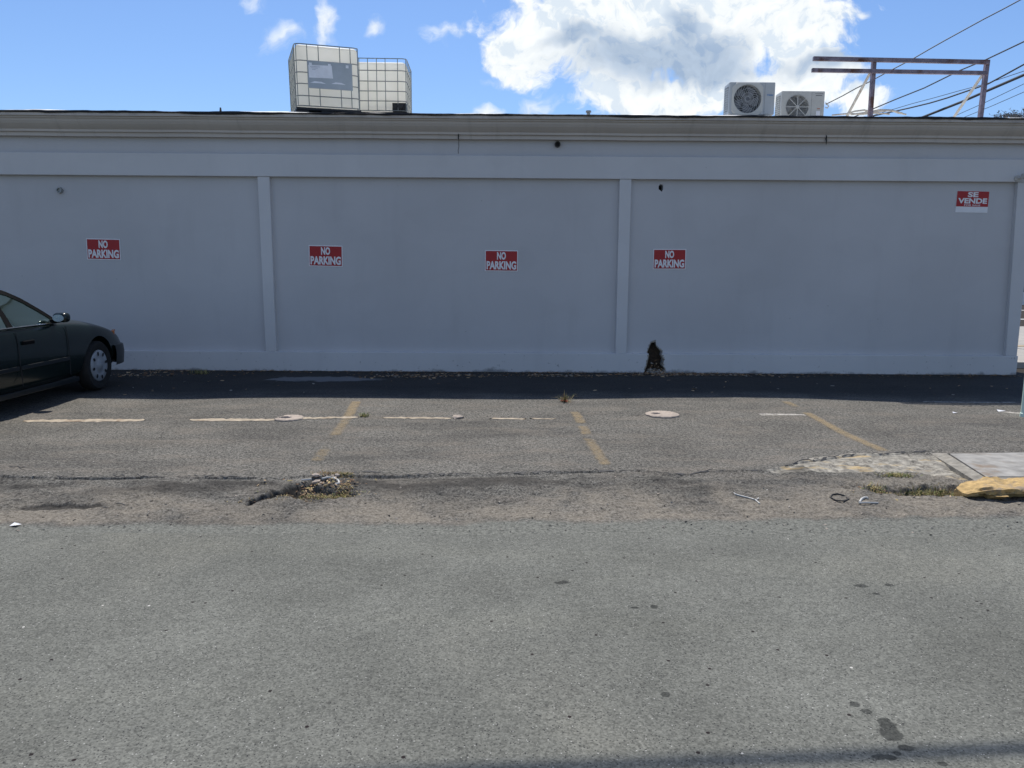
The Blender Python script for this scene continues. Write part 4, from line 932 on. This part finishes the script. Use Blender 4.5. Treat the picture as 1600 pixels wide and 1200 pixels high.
# ---------------------------------------------------------------- yellow kerb and utility cover on the right
kp = [atz(x, y, -.05) for x, y in ((1519, 781), (1600, 780))]
kz = -.075; x0 = kp[0].x; yk = kp[0].y
xs_ = list(np.linspace(0, .6, 40))+list(np.linspace(.65, 4, 40)); rows = []
for x in xs_:
    q = min(1, (x+.015)/.34); hh = (.035+.088*math.sqrt(max(0, 1-(1-q)**2))); ww = .05+.12*math.sqrt(max(0, 1-(1-q)**2)); r_ = []
    for k in range(15):
        a = math.pi*k/14; n_ = 5.0; c_, s_ = math.cos(a), math.sin(a)
        yy_ = math.copysign(abs(c_)**(2/n_), c_)*ww*-1; zz_ = abs(s_)**(2/n_)*hh
        if yy_ < 0 and zz_ < hh*(.60+.2*math.sin(x*23)*math.sin(x*9)): yy_ *= .30
        d = 1+float(fbm(np.array([x*1.]), np.array([k*.3]), 9, 4, 7)[0])*.55; r_.append((x0+x, yk+.14+yy_*d+.02*x, kz-.01+zz_*d))
    rows.append(r_)
mb = MB().grid(rows); mb.face(rows[0][::-1]); mb.face(rows[-1]); tag(mb.build('yellow_kerb', m_yel, smooth=True), 'broken rounded end of a yellow painted concrete kerb at right edge', 'kerb')
cv = empty('utility_cover', (0, 0, 0), 'flat grey square utility cover plate in a concrete surround behind the yellow kerb', 'cover')
Q = [ongr(x, y) for x, y in ((1484, 708.5), (1541, 744.5), (1770, 744), (1640, 706))]
zc = max(gz(q.x, q.y) for q in Q)+.006
mb = MB(); Q = [atz(x, y, zc) for x, y in ((1484, 708.5), (1541, 744.5), (1770, 744), (1640, 706))]
cc = sum(Q, Vector())/4
mb.prism([(q.x, q.y) for q in Q], lambda a, b, d: (a, b, d), zc-.03, zc); mb.build('plate', m_cover, cv, bevel=.005)
mb = MB()
for a, b in ((0, 1), (1, 2), (2, 3), (3, 0)):
    A, B = Q[a], Q[b]; oa = (A-cc).normalized(); ob_ = (B-cc).normalized()
    pa, pb = A+oa*.025, B+ob_*.025; qa, qb = A+oa*.15, B+ob_*.15
    mb.add([(pa.x, pa.y, zc-.003), (pb.x, pb.y, zc-.003), (qb.x, qb.y, zc-.022), (qa.x, qa.y, zc-.022), (pa.x, pa.y, zc-.08), (pb.x, pb.y, zc-.08), (qb.x, qb.y, zc-.08), (qa.x, qa.y, zc-.08)], [(0, 1, 2, 3), (3, 2, 6, 7), (0, 4, 5, 1)])
mb.build('surround', m_conc, cv)

# ---------------------------------------------------------------- plants and litter
def tuft(mb, x, y, n_, h, spread, lean=1.15, mi=(0, 1)):
    for k in range(n_):
        bx, by = x+rng.gauss(0, spread[0]), y+rng.gauss(0, spread[1]); z = gz(bx, by)-.004; a = rng.uniform(0, 2*math.pi); L_ = h*rng.uniform(.5, 1.2); l_ = rng.uniform(.1, 1)*lean
        d = Vector((math.cos(a), math.sin(a), 0)); s = Vector((-d.y, d.x, 0))*rng.uniform(.0015, .0035)
        b = Vector((bx, by, z)); m1 = b+d*L_*l_*.7+Vector((0, 0, L_*.55*(1.25-l_*.6))); tp = b+d*L_*l_*1.5+Vector((0, 0, L_*max(.12, 1-.8*l_)))
        i = rng.choice(mi); mb.face([b-s, b+s, m1+s*.8, m1-s*.8], i); mb.face([m1-s*.8, m1+s*.8, tp], i)
def leaves(mb, x, y, n_, spread, size, mi):
    for k in range(n_):
        bx, by = x+rng.gauss(0, spread[0]), y+rng.gauss(0, spread[1])
        if by > YF-.01: by = YF-.02-rng.random()*.1
        z = gz(bx, by)+rng.uniform(.002, .018); s = size*rng.uniform(.4, 1.3); a = rng.uniform(0, 6.28); q = Matrix.Rotation(a, 3, 'Z') @ Matrix.Rotation(rng.uniform(-.6, .6), 3, 'X')
        P = [q @ Vector(v) for v in ((-s, 0, 0), (-.3*s, -.3*s, .15*s), (.5*s, -.25*s, .1*s), (s, 0, .25*s), (.4*s, .28*s, .1*s), (-.4*s, .3*s, .12*s))]
        mb.face([Vector((bx, by, z))+v for v in P], rng.choice(mi))
MATSP = [m_grass, m_green, m_leaf, m_leafp, m_redleaf, m_stone]
mb = MB()
for px, py, n_, h, sx, sy2, mi in ((455, 774, 130, .028, .10, .035, (0, 0, 2, 3)), (500, 777, 380, .032, .13, .03, (0, 0, 3, 2, 1)), (530, 778, 330, .034, .05, .03, (0, 0, 1, 3)), (535, 741, 220, .03, .05, .02, (0, 0, 1, 3)), (512, 743, 110, .028, .05, .02, (0, 2, 3)), (540, 762, 120, .03, .02, .05, (0, 2, 3)), (405, 780, 90, .02, .08, .02, (0, 2))):
    p = ongr(px, py); tuft(mb, p.x, p.y, n_, h, (sx, sy2), mi=mi)
p = ongr(500, 768); leaves(mb, p.x, p.y, 140, (.16, .08), .018, (2, 2, 3, 0))
tag(mb.build('pothole_grass', MATSP, recalc=False), 'dry yellow grass filling the pothole left of centre', 'grass', kind='stuff')
mb = MB()
for px, py, n_, h, sx, sy2, mi in ((1375, 764, 260, .05, .06, .03, (0, 0, 1, 3)), (1400, 758, 200, .045, .07, .02, (1, 0)), (1455, 762, 420, .05, .12, .025, (1, 1, 0, 0)), (1497, 764, 220, .045, .05, .025, (1, 0)), (1430, 770, 160, .02, .16, .03, (0, 2, 3))):
    p = ongr(px, py); tuft(mb, p.x, p.y, n_, h, (sx, sy2), mi=mi)
p = ongr(1440, 768); leaves(mb, p.x, p.y, 120, (.28, .06), .016, (2, 3, 0))
tag(mb.build('gully_grass', MATSP, recalc=False), 'green and dry grass in the gully below the concrete slab', 'grass', kind='stuff')
mb = MB()
for k in range(130):
    px = rng.uniform(195, 1585); p = ongr(px, 586+rng.uniform(-1, 4)); p.y = min(p.y, YF-.03)
    leaves(mb, p.x, YF-abs(rng.gauss(.0, .16))-.03, 9, (.14, .07), .022, (2, 2, 2, 3))
for px, py, n_, sx, sy2 in ((690, 588, 180, .5, .10), (870, 588, 150, .35, .08), (1035, 586, 260, .35, .12), (1110, 586, 160, .4, .10), (215, 586, 130, .35, .14), (620, 590, 100, .4, .12), (1190, 588, 70, .4, .12)):
    p = ongr(px, py); leaves(mb, p.x, min(p.y, YF-.1), n_, (sx, sy2), .030, (2, 2, 3, 3, 5))
hx_ = wpt(1022, 580).x
for k in range(45):
    q_ = Vector((hx_+rng.gauss(0, .07), YF-.03+rng.uniform(-.03, .14), max(.01, abs(rng.gauss(0, .09))))); mb.face([q_+Vector((rng.uniform(-.03, .03), rng.uniform(-.02, .02), rng.uniform(-.025, .025))) for _ in range(3)], rng.choice((2, 2, 3, 5)))
for k in range(60):
    p = ongr(rng.uniform(180, 1580), rng.uniform(592, 618)); leaves(mb, p.x, p.y, 1, (0, 0), .03, (3, 3, 2, 5))
tag(mb.build('leaf_litter', MATSP, recalc=False), 'brown dead leaves and grit swept along the foot of the wall', 'leaf litter', kind='stuff')
mb = MB()
for k in range(420):
    x = rng.uniform(-4.6, 4.9); y = 4.72+abs(rng.gauss(0, .5))
    if y > 6.6: continue
    s = rng.uniform(.004, .013); z = gz(x, y); vs = [Vector((x+rng.uniform(-s, s), y+rng.uniform(-s, s), z+rng.uniform(-.2*s, s))) for _ in range(5)]
    mb.add(vs, [(0, 1, 2), (0, 2, 3), (0, 3, 4), (1, 2, 4), (2, 3, 4), (0, 1, 4)], rng.choice((0, 0, 1, 2)))
tag(mb.build('loose_gravel', [m_stone, m_lid, m_rub], recalc=False), 'loose stones and chips scattered on the road shoulder', 'gravel', kind='stuff')
def plant(px, py, label, n_, h, sx, mats, mi, lv=0):
    p = ongr(px, py); mb = MB(); tuft(mb, p.x, p.y, n_, h, (sx, sx*.6), .9, mi)
    if lv: leaves(mb, p.x, p.y, lv*2, (sx*.6, sx*.4), .03, (4,))
    tag(mb.build('weed', mats, recalc=False), label, 'weed')
plant(570, 651, 'small green weed at the end of a kerb strip', 70, .07, .025, MATSP, (1, 1, 0))
plant(882, 628, 'small dry weed with reddish leaves at top of middle yellow line', 60, .14, .03, MATSP, (0, 2, 1), 10)
plant(313, 584, 'grass clump at the wall foot right of the car', 90, .10, .07, MATSP, (1, 0))
p = ongr(1382, 763); mb = MB(); leaves(mb, ongr(1497, 764).x, ongr(1497, 764).y, 1, (.0, .0), .05, (0,)); tag(mb.build('red_leaf', [m_redleaf], recalc=False), 'fallen red leaf in the grass left of the yellow kerb', 'leaf')
# rubble inside the wall hole and pothole
lumps(ongr(505, 758), 9, (.10, .035), .018, .04, m_lid, 'pothole_rubble', 'pale broken concrete chunks lying in the pothole', 'rubble', .6)
for k_ in range(3): lumps(Vector((wpt((1018, 1026, 1031)[k_], 580).x, YF+(.10, .16, .06)[k_], 0)), 1, (0, 0), .05, .075, m_stone, 'broken_block', ('dark broken block wedged deep in the wall hole', 'larger broken block at the back of the wall hole', 'broken block at the right lip of the wall hole')[k_], 'rubble', .9)
lumps(wpt(1023, 583) + Vector((0, -.02, 0)), 16, (.10, .05), .015, .04, m_stone, 'wall_rubble', 'small rubble spilled below the broken hole in the wall', 'rubble', .6)
lumps(ongr(885, 588), 1, (0, 0), .02, .03, m_lid, 'stone_chip', 'pale stone chip at the wall foot left of second pilaster', 'rubble', .5)
# pale stick, white ring piece
def litter(pts, r, mat, name, label, cat, lift=.006, flat=False):
    P = []
    for a, b in zip(pts[:-1], pts[1:]):
        for q in range(4): P.append(ongr(a[0]+(b[0]-a[0])*q/4, a[1]+(b[1]-a[1])*q/4))
    P.append(ongr(*pts[-1]))
    if flat:
        P = []
        for a, b in zip(pts[:-1], pts[1:]):
            for q in range(4): P.append(atz(a[0]+(b[0]-a[0])*q/4, a[1]+(b[1]-a[1])*q/4, -.005))
    else: P = [Vector((p.x, p.y, p.z+lift)) for p in P]
    tag(MB().tube(P, r, 6).build(name, mat, smooth=True), label, cat)
litter([(471, 750), (492, 748.5)], .007, m_strap, 'pale_stick', 'pale straight stick lying across the pothole', 'stick', .015, True)
litter([(503, 748), (512, 746), (522, 747), (529, 751), (530, 755), (522, 757)], .008, m_strap, 'white_ring_piece', 'curved white plastic ring piece in the pothole', 'plastic scrap', .025, True)
litter([(1145, 770), (1149, 773.5), (1158, 776), (1170, 779), (1180, 782), (1187, 788)], .0055, m_strap, 'white_strap', 'bent white plastic strap lying on the road shoulder', 'strap')
litter([(1180, 782), (1184, 781), (1185, 779)], .004, m_strap, 'strap_scrap', 'tiny white scrap at the end of the bent strap', 'scrap')
litter([(1342, 787), (1352, 786.5), (1372, 787)], .006, m_strap, 'white_bar', 'straight white bar of litter on the road shoulder', 'scrap')
litter([(1343, 786), (1346, 781), (1352, 778), (1356, 779.5)], .009, m_strap, 'white_hook', 'bent white hook shaped litter above the straight white bar', 'scrap')
litter([(1297, 778), (1300, 774), (1308, 772.5), (1318, 775), (1326, 781), (1318, 784), (1306, 783), (1297, 778)], .006, m_rub, 'rubber_loop', 'dull dark rubber loop lying on the road shoulder', 'rubber loop')
for px, py, s, lb in ((24, 822, .03, 'pale paper scrap at the left edge of the road'), (1492, 646, .03, 'white and red paper scrap on the lot near the right edge'), (1564, 643, .05, 'flat white scrap near the mint post')):
    p = ongr(px, py); mb = MB(); q = [(p.x-s, p.y-s*.5, p.z+.006), (p.x+s*.7, p.y-s*.7, p.z+.014), (p.x+s, p.y+s*.6, p.z+.007), (p.x-s*.6, p.y+s*.7, p.z+.018)]; mb.face(q); tag(mb.build('paper_scrap', m_white, recalc=False), lb, 'scrap')

# ---------------------------------------------------------------- the parked car (local: y forward, 0 at front axle)
AX = 10.04; CX = -6.31; cz = gz(CX, AX-1)
car = empty('parked_car', (CX, AX, -.008), 'dark green four-door sedan parked nose to the wall at the left edge', 'car')
ST = [(-3.86, .60, .44, .66, .70), (-3.80, .78, .34, .84, .90), (-3.60, .86, .28, .93, .985), (-3.2, .905, .24, .955, 1.01), (-2.72, .92, .21, .955, 1.0), (-2.2, .925, .19, .955, .975), (-1.4, .925, .185, .95, .965), (-.75, .925, .19, .945, .985), (-.40, .922, .20, .925, 1.005), (0.05, .918, .21, .88, .965), (.40, .905, .22, .82, .895), (.68, .875, .24, .745, .815), (.85, .84, .27, .67, .73), (.95, .79, .32, .59, .64), (.985, .72, .40, .54, .56)]
rows = []
for y, hw, zb_, zs_, zc_ in ST:
    zm = max(zb_+.12, min(.56, (zb_+zs_)/2+.05))
    half = [(0, zb_), (hw*.80, zb_), (hw*.955, zb_+.07), (hw*1.0, zm), (hw*.992, zs_-.14 if zs_-.14 > zm else (zm+zs_)/2), (hw*.965, zs_-.035), (hw*.93, zs_), (hw*.70, zs_+(zc_-zs_)*.75), (hw*.35, zc_-.004), (0, zc_)]
    ring = [(x, y, z) for x, z in half]+[(-x, y, z) for x, z in half[-2:0:-1]]
    rows.append(ring+[ring[0]])
mb = MB().grid(rows); mb.face(rows[0][:-1][::-1]); mb.face(rows[-1][:-1])
body = mb.build('body', m_paint, car, smooth=True, angle=R(180))
sb = body.modifiers.new('s', 'SUBSURF'); sb.levels = sb.render_levels = 2; evald(body)
for sx in (-1, 1):
    for yc in (.12, -2.72):
        cut(body, MB().lathe([(0, .62*sx), (.392, .62*sx), (.392, 1.05*sx), (0, 1.05*sx)], (0, yc, .325), 'x', 40))
body.data.polygons.foreach_set('use_smooth', [True]*len(body.data.polygons)); body.data.set_sharp_from_angle(angle=R(35))
TC = [(-.70, .965), (-.82, 1.045), (-.95, 1.12), (-1.15, 1.225), (-1.35, 1.305), (-1.55, 1.36), (-1.8, 1.395), (-2.1, 1.405), (-2.4, 1.395), (-2.65, 1.36), (-2.9, 1.275), (-3.15, 1.13), (-3.35, 1.0)]
TC = [(a, .965+(b-.965)*1.12) for a, b in TC]
ty = [a for a, b in TC][::-1]; tz = [b for a, b in TC][::-1]
def T(y): return float(np.interp(y, ty, tz))
def gx(z): return .875-(z-.95)*.50-(max(0, z-1.25))**2*1.6
def sidept(y, z, s, off=0): return (s*(gx(z)+off), y, z)
YS = list(np.linspace(-.70, -3.35, 90))
for s in (-1, 1):
    frm = MB()
    for y0, y1 in zip(YS[:-1], YS[1:]):
        z0, z1 = T(y0), T(y1); b0 = .945
        t0, t1 = max(b0, z0-.055), max(b0, z1-.055)
        frm.face([sidept(y0, t0, s), sidept(y1, t1, s), sidept(y1, z1, s), sidept(y0, z0, s)])
        ym = (y0+y1)/2
        if -1.66 < ym < -1.56 or ym < -2.86 or ym > -.80 or -2.62 < ym < -2.57:
            frm.face([sidept(y0, b0, s), sidept(y1, b0, s), sidept(y1, t1, s), sidept(y0, t0, s)])
    frm.build('window_frame', m_trim, car, recalc=False)
def pane(ya, yb, name):
    for s in (-1, 1):
        gm = MB(); rows = []
        for y in np.linspace(ya, yb, 22):
            tt = max(.95, T(y)-.05); rows.append([sidept(y, .945+(tt-.945)*q/5, s, -.008) for q in range(6)])
        gm.grid(rows); gm.build('side_window', m_glass, car, smooth=True)
pane(-.78, -1.57, 'f'); pane(-1.65, -2.58, 'r'); pane(-2.61, -2.87, 'q')
def across(ya, yb, n_, shrink=0.0, bulge=0.0, crown=.045, off=0):
    rows = []
    for y in np.linspace(ya, yb, n_):
        z = T(y); w_ = gx(z)-shrink; rows.append([(w_*q, y+bulge*(1-q*q), z+off+crown*(1-q*q)*min(1, (z-.93)/.35)) for q in np.linspace(-1, 1, 15)])
    return rows
MB().grid(across(-1.42, -2.74, 26)).build('roof', m_paint, car, smooth=True)
bl_ = lambda y: .42*max(0, min(1, (1.35-T(y))/.36))
def screen(ya, yb, sgn):
    rows = []
    for y in np.linspace(ya, yb, 18):
        z = T(y); k_ = max(0, min(1, (1.345-z)/.38)); rows.append([((gx(z)-.055)*q, y+sgn*.30*(1-q*q)*k_+sgn*.03*k_, z+.045*(1-q*q)*(1-k_)-.004) for q in np.linspace(-1, 1, 15)])
    return rows
MB().grid(screen(-1.40, -.72, 1)).build('windscreen', m_glass, car, smooth=True); MB().grid(screen(-2.72, -3.30, -1)).build('rear_window', m_glass, car, smooth=True)
for s in (-1, 1):
    pm = MB().grid([[(s*gx(T(y))*1.0, y, T(y)+.002), (s*(gx(T(y))-.06), y+.025, T(y)+.006)] for y in np.linspace(-.70, -1.45, 16)]); pm.build('pillar', m_paint, car, recalc=False)
    pm = MB().grid([[(s*gx(T(y))*1.0, y, T(y)+.002), (s*(gx(T(y))-.06), y-.025, T(y)+.006)] for y in np.linspace(-2.70, -3.33, 16)]); pm.build('pillar', m_paint, car, recalc=False)
    # bright belt line, side moulding
    MB().tube([(s*(gx(.95)+.006), y, .950) for y in np.linspace(-.76, -2.9, 12)], .008, 6).build('belt_trim', m_chrome, car)
    for ya, yb in ((-.62, -1.56), (-1.60, -2.32)): MB().beam((s*.927, ya, .505), (s*.927, yb, .505), .014, .045).build('side_moulding', m_bump, car, bevel=.004)
    MB().beam((s*.905, -.42, .225), (s*.905, -2.32, .225), .03, .06).build('sill', m_bump, car, bevel=.01)
    # shut lines
    for ys_ in ((-.62, -.62), (-1.58, -1.58), (-2.55, -2.36)):
        MB().tube([(s*.928, ys_[1]+(.02 if ys_[0] == -1.58 else 0), .30), (s*.9315, ys_[1], .5), (s*.9265, ys_[0], .72), (s*.905, ys_[0], .90)], .004, 5).build('shut_line', m_black, car)
    for yh in (-1.40, -2.30):
        hd = MB().box(-.012, .012, -.10, .10, -.022, .022).build('door_handle', m_trim, car, bevel=.008); hd.location = (s*.928, yh, .775)
    hl = MB().box(-.20, .20, -.12, .02, -.07, .07).build('headlight', m_lens, car, bevel=.03); hl.location = (s*.56, .90, .62); hl.rotation_euler = (0, 0, -s*.35)
    am = MB().prism([(.60, .645), (.82, .655), (.835, .72), (.78, .755), (.66, .745)], lambda a, b, d: (s*(.815+d-(a-.60)*.35-(a > .8)*.02), a, b), .0, .05).build('indicator', m_amber, car, bevel=.01)
    tlm = MB().box(-.2, .2, -.05, .05, -.08, .08).build('tail_light', m_tail, car, bevel=.02); tlm.location = (s*.60, -3.78, .74)
    # door mirror
    mr = bpy.data.objects.new('door_mirror', None); C.objects.link(mr); mr.parent = car; mr.location = (s*.985, -.83, 1.015)
    hb = rbox_obj('mirror_housing', m_paint, mr, -.085, .085, -.06, .08, -.055, .06, .048)
    MB().lathe([(0, 0), (.055, .0)], (0, -.066, 0), 'y', 20).build('mirror_glass', m_chrome, mr).scale = (1.22, 1, .78)
    MB().tube([(-s*.13, .01, -.045), (-s*.03, .01, -.03)], .03, 8).build('mirror_arm', m_trim, mr, smooth=True)
    # wheels
    for yc in (.12, -2.72):
        wh = bpy.data.objects.new('wheel', None); C.objects.link(wh); wh.parent = car; wh.location = (s*.90, yc, .325)
        MB().lathe([(.205, -.10*s), (.25, -.115*s), (.30, -.11*s), (.323, -.085*s), (.327, -.04*s), (.327, .0), (.323, .035*s), (.30, .058*s), (.25, .060*s), (.212, .045*s)], (-.06*s, 0, 0), 'x', 48).build('tyre', m_tyre, wh, smooth=True)
        hub = MB().lathe([(.0, .022*s), (.06, .022*s), (.075, .012*s), (.12, .016*s), (.185, .020*s), (.205, .010*s), (.212, -.02*s)], (-.02*s, 0, 0), 'x', 48).build('hubcap', m_hub, wh, smooth=True)
        for k in range(8):
            a = 2*math.pi*k/8+.2; sl_ = MB()
            pts = [(.160+.030*math.cos(b), .021*math.sin(b)) for b in np.linspace(0, 2*math.pi, 11)[:-1]]
            sl_.face([(.003*s, r_*math.cos(a)-q*math.sin(a), r_*math.sin(a)+q*math.cos(a)) for r_, q in pts])
            sl_.build('hubcap_slot', m_black, hub, recalc=False)
# bumpers follow the plan outline
def hwat(y): return float(np.interp(y, [q[0] for q in ST], [q[1] for q in ST]))
def bumper(sgn, ys, yend, zc_, zh):
    side = [(hwat(y)-.004, y) for y in ys]; xe = side[-1][0]
    fr_pts = [(xe*q, yend+sgn*.05*(1-q*q)) for q in (.8, .5, .2)]
    half = side+fr_pts; path = half+[(-x, y) for x, y in half[::-1]]; rows = []
    for i, (x, y) in enumerate(path):
        a = Vector((*path[max(0, i-1)], 0)); b = Vector((*path[min(len(path)-1, i+1)], 0)); d = (b-a).normalized(); nn = Vector((d.y, -d.x, 0))*(1 if sgn > 0 else -1)
        if nn.x*x < 0 and abs(x) > .5: nn = -nn
        o_ = .03
        rows.append([(x-nn.x*.03, y-nn.y*.03, zc_-zh/2), (x+nn.x*o_*.6, y+nn.y*o_*.6, zc_-zh*.46), (x+nn.x*o_, y+nn.y*o_, zc_-zh*.1), (x+nn.x*o_*1.15, y+nn.y*o_*1.15, zc_+zh*.12), (x+nn.x*o_*.7, y+nn.y*o_*.7, zc_+zh*.42), (x-nn.x*.03, y-nn.y*.03, zc_+zh/2)])
    MB().grid(rows).build('bumper', m_bump, car, smooth=True)
bumper(1, (.53, .62, .72, .82, .90), .97, .42, .30); bumper(-1, (-3.15, -3.4, -3.6, -3.75), -3.86, .47, .30)
# interior
for s in (-1, 1):
    st = MB().box(s*.38-.24, s*.38+.24, -1.9, -1.35, .40, .60).build('seat', m_seat, car, bevel=.04)
    bk_ = MB().box(-.23, .23, -.07, .07, 0, .56).build('seat_back', m_seat, car, bevel=.05); bk_.location = (s*.38, -1.92, .55); bk_.rotation_euler = (R(14), 0, 0)
    hr_ = MB().box(-.12, .12, -.05, .05, 0, .17).build('headrest', m_seat, car, bevel=.04); hr_.location = (s*.38, -2.06, 1.12)
MB().box(-.78, .78, -.95, -.55, .75, .93).build('dashboard', m_trim, car, bevel=.05)
bk_ = MB().box(-.70, .70, -2.95, -2.78, .5, 1.0).build('rear_seat', m_seat, car, bevel=.05)
sw = MB().tube([(-.38+.18*math.cos(a), -1.12-.05*math.sin(a), .92+.17*math.sin(a)) for a in np.linspace(0, 2*math.pi, 24)[:-1]], .014, 6, closed=True).build('steering_wheel', m_trim, car, smooth=True)
